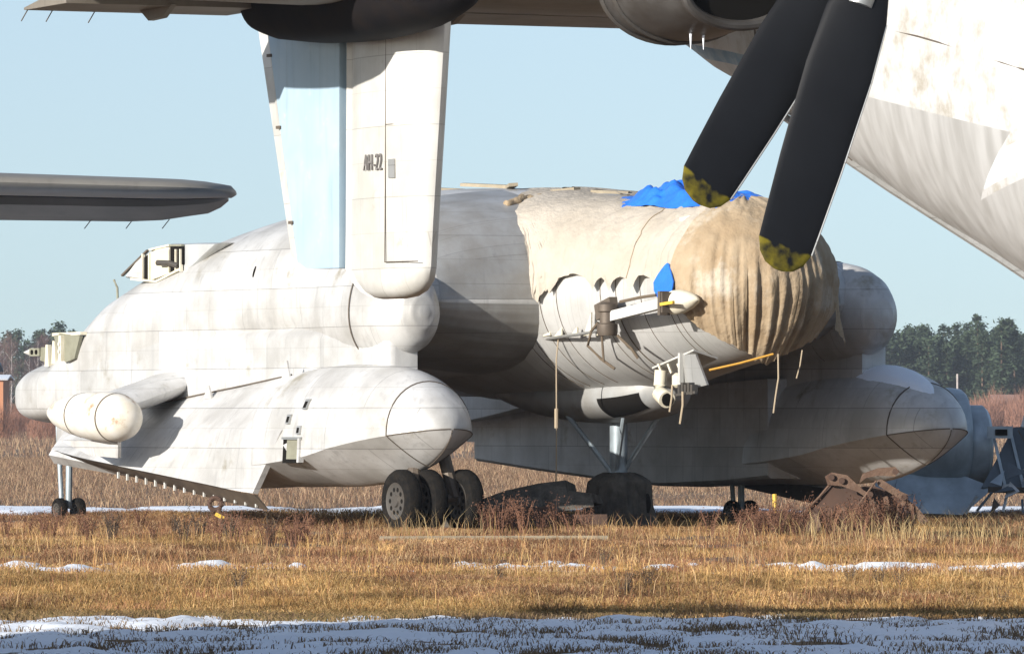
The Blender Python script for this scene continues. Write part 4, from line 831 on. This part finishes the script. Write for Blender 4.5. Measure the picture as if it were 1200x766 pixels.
MB().box((-0.7, 0.2, 1.47), (0.42, 0.1, 0.2)).build('bracket', 'wreck', e2); MB().box((-0.68, 0.14, 1.47), (0.2, 0.04, 0.1)).build('bracket_hole', 'dark', e2)
for k in range(12):
    x = -1.1+0.25*k; z = 0.35+0.2*random.random(); MB().bar((x, -0.1, z), (x+random.uniform(-0.3, 0.3), -0.3, z-0.3), 0.04, 0.03).build('torn_rib', 'wreck_in' if k % 2 else 'metal', e2)
for k in range(4):
    MB().plate([(-0.7+0.45*k, -0.1, 0.5), (-0.5+0.45*k, -0.15, 0.48), (-0.52+0.45*k, -0.05, 0.62), (-0.66+0.45*k, -0.02, 0.6)], 0.02).build('torn_skin', 'white', e2)
rs = random.Random(5)
for k in range(16):
    x0 = rs.uniform(-0.9, 1.8); z0 = rs.uniform(0.1, 0.9)
    MB().plate([(x0, -0.25, z0), (x0+rs.uniform(0.1, 0.35), -0.3, z0+rs.uniform(-0.15, 0.15)), (x0+rs.uniform(0.0, 0.3), -0.15, z0+rs.uniform(0.1, 0.3))], 0.015).build('torn_skin', ('wreck', 'wreck_in', 'metal', 'seam')[k % 4], e2)
for k in range(7):
    x0 = -0.4+0.3*k; MB().tube([(x0, 0.15, 1.5), (x0+0.12, -0.05, 1.2+0.1*rs.random()), (x0+0.3, -0.2, 0.75), (x0+0.28, -0.3, 0.4)], 0.012, 5).build('loose_cable', 'seam', e2)
# dark wing fragment under the aircraft
d = empty('wing_fragment', (0.1, 117.2, 0), 0, 'dark torn wing fragment lying on the grass between the wheels', 'wreckage')
prf = [(-1.15, 0.0, 0.18), (-0.7, 0.0, 0.42), (-0.2, 0.0, 0.60), (0.3, 0.0, 0.71), (0.72, 0.0, 0.76), (0.75, 0, 0.6), (1.12, 0.05, 0.56), (1.15, 0.05, 0.42), (0.6, 0, 0.33), (0.5, 0, 0.12), (0.2, 0, 0.02), (-1.2, 0, 0.0)]
MB().loft([[(p[0], -0.45+0.3*(p[2] > 0.4), p[2]*0.86) for p in prf], [(p[0], 0.0, p[2]) for p in prf], [(p[0]+0.15, 0.9, p[2]*0.9) for p in prf]]).build('skin', 'tarp_grey', d)
MB().plate([(-0.9, -0.5, 0.05), (0.55, -0.5, 0.05), (0.5, -0.45, 0.36), (-0.5, -0.42, 0.34)], 0.04).build('torn_skin', 'rust_dark', d)
MB().box((1.0, -0.1, 0.12), (0.7, 0.4, 0.24)).build('broken_rib', 'rust_dark', d)
# rusty machinery
rm = empty('rusty_digger_bucket', (4.75, 111.5, 0), 0, 'rusty bucket and linkage arms lying in tall dry grass beside the float', 'machinery')
MB().plate([(-0.62, 0, 0.22), (-0.12, 0, 0.72), (0.38, 0, 0.55), (0.35, 0, 0.1), (-0.6, 0, 0.05)], 0.5).build('bucket', 'rust_dark', rm)
MB().tube([(-0.64, -0.28, 0.22), (-0.30, -0.28, 0.56), (-0.15, -0.28, 0.74)], 0.022, 6).build('bucket_edge', 'rust', rm)
def link(pts, th, name, y): MB().plate([(p[0], y, p[1]) for p in pts], th).build(name, 'rust', rm)
link([(-0.18, 0.74), (-0.22, 0.86), (-0.12, 0.92), (0.10, 0.88), (0.34, 0.66), (0.42, 0.62), (0.40, 0.54), (0.25, 0.64), (0.02, 0.72)], 0.1, 'linkage_arm', -0.32)
link([(0.28, 0.76), (0.33, 0.90), (0.55, 0.98), (0.80, 1.0), (0.86, 0.94), (0.80, 0.86), (0.55, 0.87), (0.38, 0.84)], 0.1, 'linkage_arm', -0.2)
link([(0.52, 0.80), (0.60, 0.82), (0.88, 0.64), (0.98, 0.60), (0.96, 0.50), (0.82, 0.56), (0.56, 0.72)], 0.1, 'linkage_arm', -0.3)
link([(0.92, 0.56), (1.1, 0.44), (1.28, 0.22), (1.2, 0.16), (1.0, 0.36), (0.88, 0.46)], 0.08, 'linkage_arm', -0.25)
for x, z in ((-0.13, 0.85), (0.02, 0.8), (0.8, 0.93), (0.43, 0.6), (0.92, 0.56)): MB().lathe([(-0.06, 0.045), (0.06, 0.045)], 'y', 12, (x, -0.36, z)).build('pin', 'rust_dark', rm)
MB().plate([(-0.5, 0.2, 0.0), (0.9, 0.25, 0.0), (0.95, 0.3, 0.55), (0.5, 0.3, 0.72), (-0.1, 0.25, 0.66)], 0.12).build('back_plate', 'rust_dark', rm)
for k in range(6): MB().bar((-0.35+0.2*k, -0.3, 0.32+0.05*k), (-0.3+0.2*k, -0.32, 0.12+0.05*k), 0.05, 0.07).build('bucket_tooth', 'rust', rm)
MB().plate([(0.36, -0.1, 0.02), (0.55, -0.1, 0.02), (0.56, -0.1, 0.5), (0.36, -0.1, 0.56)], 0.16).build('side_plate', 'brownmetal', rm)
MB().tube([(0.52, -0.4, 0.80), (0.30, -0.4, 0.5), (0.18, -0.4, 0.3), (0.16, -0.4, 0.02)], 0.016, 6).build('hydraulic_hose', 'rust', rm)
for k in range(8): MB().tube([(0.35+0.1*k, -0.3, 0.45+0.03*random.random()), (0.36+0.1*k+random.uniform(-.08, .08), -0.33, 0.18)], 0.02, 6).build('tine', 'rust' if k % 2 else 'rust_dark', rm)
# tow hook sticking out of the grass
th_ = empty('tow_hook', (-4.15, 108, 0), 0, 'rusty tow bar with a round eye poking up from the grass', 'tow bar')
MB().tube([(-0.02+0.085*math.cos(t), 0, 0.50+0.085*math.sin(t)) for t in np.linspace(0, 2*math.pi, 20)], 0.035, 8).build('eye', 'rust_dark', th_)
MB().tube([(0.02, 0, 0.42), (0.06, 0, 0.28), (0.14, 0, 0.0)], 0.04, 8).build('shaft', 'rust', th_)
MB().bar((-0.02, -0.06, 0.36), (0.1, -0.06, 0.30), 0.04, 0.05).build('latch', 'yellow', th_)
tag(MB().tube([(4.02, 117, 0), (4.0, 117, 0.55)], 0.035, 8).build('marker_post', 'yellow'), 'short yellow post standing in the grass under the shaded float', 'post')
tag(MB().box((4.05, 117, 0.13), (0.3, 0.3, 0.26)).build('wheel_chock', 'rust_dark'), 'dark chock block at the foot of the yellow post', 'chock')
tag(MB().bar((-1.8, 104.5, 0.07), (1.3, 105, 0.07), 0.1, 0.06).build('timber_beam', 'wood'), 'long weathered grey-brown beam lying in the grass before the wheels', 'beam')

# ================================================================== GRASS
def blades(name, label, x, y, h, wd, lean, tint, lift=0.0):
    n = len(x); az = rng.uniform(0, 2*np.pi, n)
    fx, fy = np.cos(az), np.sin(az)*0.5; la = rng.uniform(0, 2*np.pi, n); lx, ly = np.cos(la)*lean*h, np.sin(la)*lean*h
    V = np.zeros((n, 5, 3))
    for i, (f, wf) in enumerate(((0, 1), (0, -1), (0.55, -0.8), (0.55, 0.8))):
        V[:, i, 0] = x+fx*wd*wf/2+lx*f*f; V[:, i, 1] = y+fy*wd*wf/2+ly*f*f; V[:, i, 2] = lift+h*f
    V[:, 4, 0] = x+lx; V[:, 4, 1] = y+ly; V[:, 4, 2] = lift+h*(1-0.4*lean)
    base = np.arange(n)*5
    loops = np.stack([base, base+1, base+2, base+3, base+3, base+2, base+4], 1).ravel()
    me = bpy.data.meshes.new(name); me.vertices.add(n*5); me.vertices.foreach_set('co', V.ravel())
    me.loops.add(n*7); me.loops.foreach_set('vertex_index', loops.astype(np.int32))
    ls = np.stack([np.arange(n)*7, np.arange(n)*7+4], 1).ravel()
    me.polygons.add(n*2); me.polygons.foreach_set('loop_start', ls.astype(np.int32)); 
    me.update(calc_edges=True); me.validate()
    at = me.attributes.new('tint', 'FLOAT_COLOR', 'POINT'); c = np.ones((n, 5, 4)); c[:, :, :3] = tint[:, None, :]
    at.data.foreach_set('color', c.ravel().astype(np.float32))
    me.materials.append(M['grass']); o = bpy.data.objects.new(name, me); COL.objects.link(o)
    return tag(o, label, 'grass', kind='stuff')
def scatter(n, y0, y1, k=1.22, pw=1.0):
    u = rng.random(n); y = np.sqrt(y0*y0+(y1*y1-y0*y0)*u); x = rng.uniform(-1, 1, n)*y/15*k; return x, y
def nz2(x, y, s, seed): return np.array([mnoise.noise(Vector((a*s, b*s*0.45, seed))) for a, b in zip(x, y)])
def tints(n, cols, jit=0.25):
    c = np.array(cols)[rng.integers(0, len(cols), n)]; return np.clip(c*(1+rng.uniform(-jit, jit, (n, 1))), 0.005, 0.9)
def ptints(x, y, A, B, sc, thr):
    q = nz2(x[::1], y, sc, 6.6)+rng.normal(0, 0.18, len(x)); a = tints(len(x), A, 0.35); b = tints(len(x), B, 0.35); dk = np.clip(0.85+0.9*nz2(x, y, sc*2.3, 2.9), 0.4, 1.25); return np.where((q > thr)[:, None], b, a)*dk[:, None]
GOLD = [(0.54, 0.335, 0.14), (0.46, 0.265, 0.10), (0.62, 0.42, 0.20), (0.36, 0.20, 0.08), (0.42, 0.29, 0.11)]
BRWN = [(0.35, 0.185, 0.095), (0.26, 0.125, 0.068), (0.44, 0.26, 0.135), (0.19, 0.095, 0.055), (0.52, 0.36, 0.20)]
DULL = [(0.28, 0.175, 0.11), (0.20, 0.12, 0.08), (0.36, 0.245, 0.155), (0.14, 0.09, 0.062), (0.42, 0.30, 0.19)]
# golden belt
x, y = scatter(230000, 65.0, 84); q = nz2(x, y, 0.9, 3.3); keep = (q > -0.6)
edge = 65.6+0.9*nz2(x, y*0+5, 0.7, 8.8); keep &= (y > edge)
x, y, q = x[keep], y[keep], q[keep]; h = (0.06+0.14*rng.random(len(x)))*(1+0.8*np.clip(q, -0.5, 1))*np.clip((y-63.5)/6, 0.35, 1)*np.where(y > 79, 0.45, 1)
blades('grass', 'short golden dry grass in the sunlit belt beyond the shaded snow', x, y, h, 0.007+0*x, 0.95, ptints(x, y, GOLD, BRWN, 0.5, 0.25))
# thin belt with snow streaks
x, y = scatter(15000, 84, 88); h = 0.03+0.07*rng.random(len(x))
blades('grass', 'sparse pale grass between the thin streaks of snow', x, y, h, 0.012+0*x, 0.6, tints(len(x), GOLD+BRWN))
# brown belt round the aircraft
x, y = scatter(330000, 87.5, 133); q = nz2(x, y, 0.55, 5.1); keep = q > -0.28; x, y, q = x[keep], y[keep], q[keep]
h = (0.04+0.10*rng.random(len(x)))*(1+1.1*np.clip(q, -0.5, 1))*np.where(y > 119, 1.5, np.where(y > 104, 0.75, 1.0))
blades('grass', 'brown winter grass around the wheels of the covered aircraft', x, y, h, 0.009+0*x, 0.85, ptints(x, y, BRWN, GOLD, 0.3, 0.2))
# tufts in the shaded snow
cx, cy = scatter(520, 47, 66); 
x = np.repeat(cx, 60)+rng.normal(0, 0.2, 31200); y = np.repeat(cy, 60)+rng.normal(0, 0.22, 31200); h = 0.03+0.08*rng.random(len(x))
blades('grass', 'short frozen tufts poking through the shaded snow', x, y, h, 0.009+0*x, 0.8, tints(len(x), [(0.18, 0.12, 0.07), (0.12, 0.08, 0.05), (0.24, 0.17, 0.09)]))
x, y = scatter(36000, 62.5, 66.6); h = 0.03+0.06*rng.random(len(x)); keep = nz2(x, y, 0.8, 1.7) > (65.0-y)*0.25; x, y, h = x[keep], y[keep], h[keep]
blades('grass', 'dark green and brown grass along the edge of the shade', x, y, h, 0.011+0*x, 0.6, tints(len(x), [(0.20, 0.14, 0.06), (0.26, 0.17, 0.08), (0.15, 0.12, 0.05), (0.32, 0.21, 0.10)]))
# far field
x, y = scatter(220000, 142, 330); h = (0.05+0.3*rng.random(len(x))**2)*(1+1.2*nz2(x, y, 0.2, 4.4))
blades('grass', 'dull brown weeds covering the field behind the aircraft', x, y, h, 0.010+0*x, 0.6, tints(len(x), DULL, 0.55))
x, y = scatter(90000, 330, 960); h = 0.1+0.5*rng.random(len(x))**2
blades('grass', 'far brown weeds reaching to the foot of the wood', x, y, h, 0.035+0*x, 0.3, tints(len(x), DULL, 0.4))
x, y = scatter(5000, 67, 112); h = 0.16+0.30*rng.random(len(x))**2
blades('grass', 'thin scattered stalks rising above the sunlit grass', x, y, h, 0.006+0*x, 0.3, tints(len(x), BRWN+GOLD, 0.4))
cx, cy = scatter(330, 66.5, 112); nb_ = 70
x = np.repeat(cx, nb_)+rng.normal(0, 0.14, 330*nb_); y = np.repeat(cy, nb_)+rng.normal(0, 0.22, 330*nb_); h = np.repeat(rng.uniform(0.12, 0.27, 330), nb_)*rng.uniform(0.5, 1.1, 330*nb_)
blades('grass', 'loose matted clumps of longer grass standing out of the sunlit field', x, y, h, 0.007+0*x, 0.8, np.repeat(tints(330, GOLD+BRWN+BRWN, 0.3), nb_, 0)*rng.uniform(0.75, 1.2, (330*nb_, 1)))
# tall straw stalks, clustered
def stalk_field(n, xc, yc, sx, sy, h0, h1, cols, label, wd=0.007, lean=0.4):
    x = rng.normal(xc, sx, n); y = rng.normal(yc, sy, n); h = rng.uniform(h0, h1, n)
    blades('grass', label, x, y, h, wd+0*x, lean, tints(n, cols))
stalk_field(700, 6.0, 105, 1.3, 3.0, 0.18, 0.62, [(0.55, 0.42, 0.22), (0.45, 0.33, 0.16)], 'tall pale straw stalks in front of the blue grey wreckage')
stalk_field(110, -1.2, 110, 0.5, 1.5, 0.2, 0.55, [(0.5, 0.38, 0.2), (0.36, 0.25, 0.13)], 'tall pale stalks in front of the main wheels')
stalk_field(90, 1.55, 110, 0.7, 1.5, 0.18, 0.5, [(0.45, 0.3, 0.15), (0.3, 0.18, 0.09)], 'tall stalks in front of the wrapped nose wheels')
# seed-headed weeds (each a countable dry plant)
def weed_mesh(seed, reddish):
    r = random.Random(seed); m = MB(); cols = []
    for s in range(9):
        a = r.uniform(0, 6.28); L = r.uniform(0.28, 0.55); lx, ly = math.cos(a)*0.3*L, math.sin(a)*0.3*L
        n0 = len(m.v); m.tube([(0.03*math.cos(a), 0.03*math.sin(a), 0), (lx*0.5, ly*0.5, L*0.6), (lx, ly, L)], [0.006, 0.005, 0.003], 3)
        for q in range(26):
            f = r.uniform(0.35, 1.05); p = Vector((lx*f+r.gauss(0, 0.035), ly*f+r.gauss(0, 0.035), L*f+r.gauss(0, 0.02)))
            u = Vector((r.uniform(-1, 1), r.uniform(-1, 1), r.uniform(-1, 1))).normalized()*0.016; v2 = Vector((r.uniform(-1, 1), r.uniform(-1, 1), r.uniform(-1, 1))).normalized()*0.016
            m.add([p-u, p+u, p+v2], [(0, 1, 2)])
    return m
M['weed_red'] = mat('russet_weed', (0.17, 0.08, 0.045), 0.9, 0, var=(0.09, 0.045, 0.03), vscale=6)
M['weed_dark'] = mat('dark_weed', (0.07, 0.05, 0.035), 0.9, 0, var=(0.12, 0.08, 0.05), vscale=6)
wm = []
for k in range(4):
    for mm in ('weed_red', 'weed_dark'):
        o = weed_mesh(k+10, 1).build('weed_source', mm); wm.append((mm, o.data)); bpy.data.objects.remove(o)
def put_weeds(n, xc, yc, sx, sy, mm, s0, s1, label, group):
    src = [d_ for m_, d_ in wm if m_ == mm]
    for k in range(n):
        o = bpy.data.objects.new('weed', random.choice(src)); COL.objects.link(o); s = random.uniform(s0, s1)
        o.location = (random.gauss(xc, sx), random.gauss(yc, sy), 0); o.rotation_euler = (0, 0, random.uniform(0, 6.28)); o.scale = (s*1.2, s*1.2, s)
        tag(o, label, 'weed', group)
put_weeds(26, 3.9, 108.5, 0.55, 1.2, 'weed_red', 0.7, 1.15, 'russet seed-headed weed in front of the yellow post', 'russet weeds before the post')
put_weeds(16, 5.15, 109.5, 0.35, 0.8, 'weed_red', 0.8, 1.2, 'russet seed-headed weed in front of the rusty bucket', 'russet weeds at the bucket')
put_weeds(8, -4.6, 106, 0.8, 2.0, 'weed_dark', 0.6, 1.0, 'dark dry weed clump near the tow hook', 'dark weeds by the tow hook')
put_weeds(14, -3.3, 103, 0.5, 1.2, 'weed_red', 0.6, 0.95, 'russet weed below the flared skirt of the float', 'russet weeds below the skirt')
put_weeds(10, 0.1, 112, 0.7, 0.6, 'weed_red', 0.7, 1.1, 'russet weed growing in front of the dark wing fragment', 'russet weeds at the fragment')
put_weeds(9, 1.6, 76, 2.6, 4.0, 'weed_dark', 0.35, 0.7, 'thin dark weed standing in the golden grass', 'dark weeds in the golden grass')
put_weeds(14, -5.8, 110, 1.0, 4, 'weed_red', 0.6, 0.9, 'russet weed near the tail wheels of the covered aircraft', 'russet weeds near the tail wheels')

# ================================================================== FAR WOOD
def leafmesh(name, tris, tint):
    T = np.array(tris, dtype=np.float32); n = len(T); me = bpy.data.meshes.new(name); me.vertices.add(n*3); me.vertices.foreach_set('co', T.ravel())
    me.loops.add(n*3); me.loops.foreach_set('vertex_index', np.arange(n*3, dtype=np.int32)); me.polygons.add(n); me.polygons.foreach_set('loop_start', np.arange(0, n*3, 3, dtype=np.int32))
    me.update(calc_edges=True); me.validate()
    at = me.attributes.new('tint', 'FLOAT_COLOR', 'POINT'); c = np.ones((n, 3, 4), dtype=np.float32); c[:, :, :3] = np.array(tint)[:, None, :]; at.data.foreach_set('color', c.ravel())
    me.materials.append(M['leaf']); return me
def pine(seed):
    r = random.Random(seed); tris = []; tint = []; H = r.uniform(11.6, 13.8)
    for lv in range(16):
        f = lv/15; z = H*(0.22+0.77*f); Rr = (1-f)**0.6*2.7*r.uniform(0.7, 1.25)+0.3
        for b in range(r.randint(4, 6)):
            a = r.uniform(0, 6.28); Lb = Rr*r.uniform(0.6, 1.1); c = r.uniform(0.75, 1.3)
            for k in range(22):
                g = r.uniform(0.25, 1); px, py, pz = math.cos(a)*Lb*g+r.gauss(0, 0.26), math.sin(a)*Lb*g+r.gauss(0, 0.26), z-0.25*Lb*g+0.5*g*g+r.gauss(0, 0.2)
                s = r.uniform(0.22, 0.45); v = [r.uniform(-1, 1) for _ in range(9)]
                tris.append([(px+v[0]*s, py+v[1]*s, pz+v[2]*s*0.7), (px+v[3]*s, py+v[4]*s, pz+v[5]*s*0.7), (px+v[6]*s, py+v[7]*s, pz+v[8]*s*0.7)])
                tint.append((0.050*c, 0.072*c, 0.042*c))
    tk = MB().tube([(0, 0, 0), (0.1*r.uniform(-1, 1), 0, H*0.5), (0, 0, H*0.97)], [0.2, 0.14, 0.03], 7)
    return leafmesh('crown', tris, tint), tk
def birch(seed):
    r = random.Random(seed); tris = []; tint = []; H = r.uniform(9, 12)
    for b in range(46):
        z = H*r.uniform(0.3, 0.96); a = r.uniform(0, 6.28); L = (1-z/H)*3.6+0.6
        for k in range(26):
            g = r.random(); px, py, pz = math.cos(a)*L*g*0.7+r.gauss(0, 0.22), math.sin(a)*L*g*0.7+r.gauss(0, 0.22), z+L*g*0.75+r.gauss(0, 0.25)
            d = Vector((r.gauss(0, 0.5), r.gauss(0, 0.5), r.uniform(0.3, 1))).normalized()*r.uniform(0.3, 0.7)
            tris.append([(px-0.018, py, pz), (px+0.018, py, pz), (px+d.x, py+d.y, pz+d.z)]); c = r.uniform(0.7, 1.3); tint.append((0.15*c, 0.095*c, 0.085*c))
    tk = MB().tube([(0, 0, 0), (0.15*r.uniform(-1, 1), 0, H*0.5), (0.1, 0, H*0.95)], [0.13, 0.09, 0.02], 7)
    for b in range(12):
        z = H*r.uniform(0.3, 0.8); a = r.uniform(0, 6.28); L = (1-z/H)*2.6+0.5
        tk.tube([(0, 0, z), (math.cos(a)*L*0.6, math.sin(a)*L*0.6, z+L*0.8)], [0.04, 0.012], 4)
    return leafmesh('crown', tris, tint), tk
def shrub(seed):
    r = random.Random(seed); tris = []; tint = []
    for k in range(900):
        a = r.uniform(0, 6.28); d = r.random()**0.5*1.6; px, py = math.cos(a)*d, math.sin(a)*d; pz = r.uniform(0, 3.2-d)
        q = Vector((r.gauss(0, 0.35)+px*0.2, r.gauss(0, 0.35)+py*0.2, 1)).normalized()*r.uniform(0.4, 1.1)
        tris.append([(px-0.025, py, pz), (px+0.025, py, pz), (px+q.x, py+q.y, pz+q.z)]); c = r.uniform(0.7, 1.35); tint.append((0.24*c, 0.125*c, 0.085*c))
    return leafmesh('twigs', tris, tint)
def trees(n, fn, variants, nm, trunk_m, xr, yr, lab, cat, grp, jit=0.12):
    src = []
    for k in range(variants):
        cm, tk = fn(k*7+3); t = tk.build('trunk', trunk_m); src.append((cm, t.data)); bpy.data.objects.remove(t)
    for k in range(n):
        cm, tm = random.choice(src); x = xr[0]+(xr[1]-xr[0])*(k+0.5+random.uniform(-0.5, 0.5))/n
        e = empty(nm, (x, random.uniform(*yr), 0), random.uniform(0, 6.28), lab, cat, grp); s = 1+random.uniform(-jit, jit); e.scale = (s, s, s)
        for nm2, d_ in (('crown', cm), ('trunk', tm)):
            o = bpy.data.objects.new(nm2, d_); COL.objects.link(o); o.parent = e
trees(150, pine, 5, 'pine_tree', 'bark', (42, 78), (960, 1060), 'dark green pine in the wood beyond the shaded float and wreckage', 'tree', 'pines beyond the wreckage')
trees(24, pine, 3, 'pine_tree', 'bark', (-76, -44), (1020, 1080), 'dark pine in the mixed wood behind the orange building', 'tree', 'pines behind the orange building')
trees(46, birch, 4, 'bare_birch', 'birch', (-78, -46), (950, 1000), 'leafless purple-grey birch in the mixed wood behind the orange building', 'tree', 'birches behind the orange building', 0.16)
trees(70, pine, 3, 'pine_tree', 'bark', (-44, 42), (990, 1060), 'dark pine in the wood hidden behind the covered aircraft', 'tree', 'pines behind the aircraft')
sm = [shrub(k) for k in range(3)]
for k in range(46):
    o = bpy.data.objects.new('bare_shrub', random.choice(sm)); COL.objects.link(o); x = random.uniform(45, 74)
    o.location = (x, random.uniform(860, 930), 0); s = random.uniform(0.7, 1.25)*(1.5 if 54 < x < 64 else 1); o.scale = (s, s, s); o.rotation_euler = (0, 0, random.uniform(0, 6.28))
    tag(o, 'leafless russet shrub at the foot of the pines beyond the wreckage', 'shrub', 'shrubs below the pines')
for k in range(26):
    o = bpy.data.objects.new('bare_shrub', random.choice(sm)); COL.objects.link(o)
    o.location = (random.uniform(-72, -50), random.uniform(860, 930), 0); s = random.uniform(0.7, 1.2); o.scale = (s, s, s); o.rotation_euler = (0, 0, random.uniform(0, 6.28))
    tag(o, 'leafless russet shrub near the orange building', 'shrub', 'shrubs near the orange building')
for k in range(16):
    o = bpy.data.objects.new('bare_shrub', random.choice(sm)); COL.objects.link(o)
    o.location = (random.uniform(-46, -36), random.uniform(560, 630), 0); s = random.uniform(0.6, 0.95); o.scale = (s, s, s); o.rotation_euler = (0, 0, random.uniform(0, 6.28))
    tag(o, 'leafless russet shrub growing in front of the orange building', 'shrub', 'shrubs before the orange building')
def house(name, loc, wx, wy, hw, hr, wall, roof, label):
    e = empty(name, loc, 0, label, 'building')
    MB().box((0, 0, hw/2), (wx, wy, hw)).build('wall', wall, e)
    rf = MB().loft([[(x, -wy/2-0.4, hw), (x, 0, hw+hr), (x, wy/2+0.4, hw), (x, wy/2+0.3, hw-0.1), (x, 0, hw+hr-0.15), (x, -wy/2-0.3, hw-0.1)] for x in (-wx/2-0.4, wx/2+0.4)]).build('roof', roof, e)
    for k in range(3): MB().box((-wx/3+k*wx/3, -wy/2-0.03, hw*0.5), (wx*0.08, 0.08, hw*0.35)).build('window', 'dark', e)
    return e
house('orange_building', (-48.3, 650, 0), 11, 8, 5.0, 0.4, 'brick', 'snow', 'low orange brick building with snowy roof at the edge of the field')
house('blue_roofed_shed', (-60, 760, 0), 18, 8, 6.4, 0.8, 'roof_blue', 'roof_blue', 'dark blue shed behind the low orange building')
house('brick_hut', (60.0, 935, 0), 2.8, 3, 3.6, 1.0, 'faded', 'faded', 'small red brick hut with pitched roof beyond the wreckage')
tag(MB().tube([(26.1, 450, 0), (26.1, 450, 4.3)], 0.06, 6).build('pole', 'birch'), 'thin pale pole standing in the field near the brick hut', 'pole')

# ================================================================== HAZE (thin winter air)
hz = bpy.data.materials.new('haze_air'); hz.use_nodes = True; t = hz.node_tree; t.nodes.clear()
pv = t.nodes.new('ShaderNodeVolumePrincipled'); pv.inputs['Color'].default_value = (0.80, 0.88, 1.0, 1); pv.inputs['Density'].default_value = 0.00015; pv.inputs['Anisotropy'].default_value = 0.2
mo = t.nodes.new('ShaderNodeOutputMaterial'); t.links.new(pv.outputs[0], mo.inputs['Volume'])
hb = MB().box((0, 500, 8.9), (400, 1240, 19.8)).build('haze', hz); tag(hb, 'thin pale winter haze over the field', 'haze', kind='stuff')
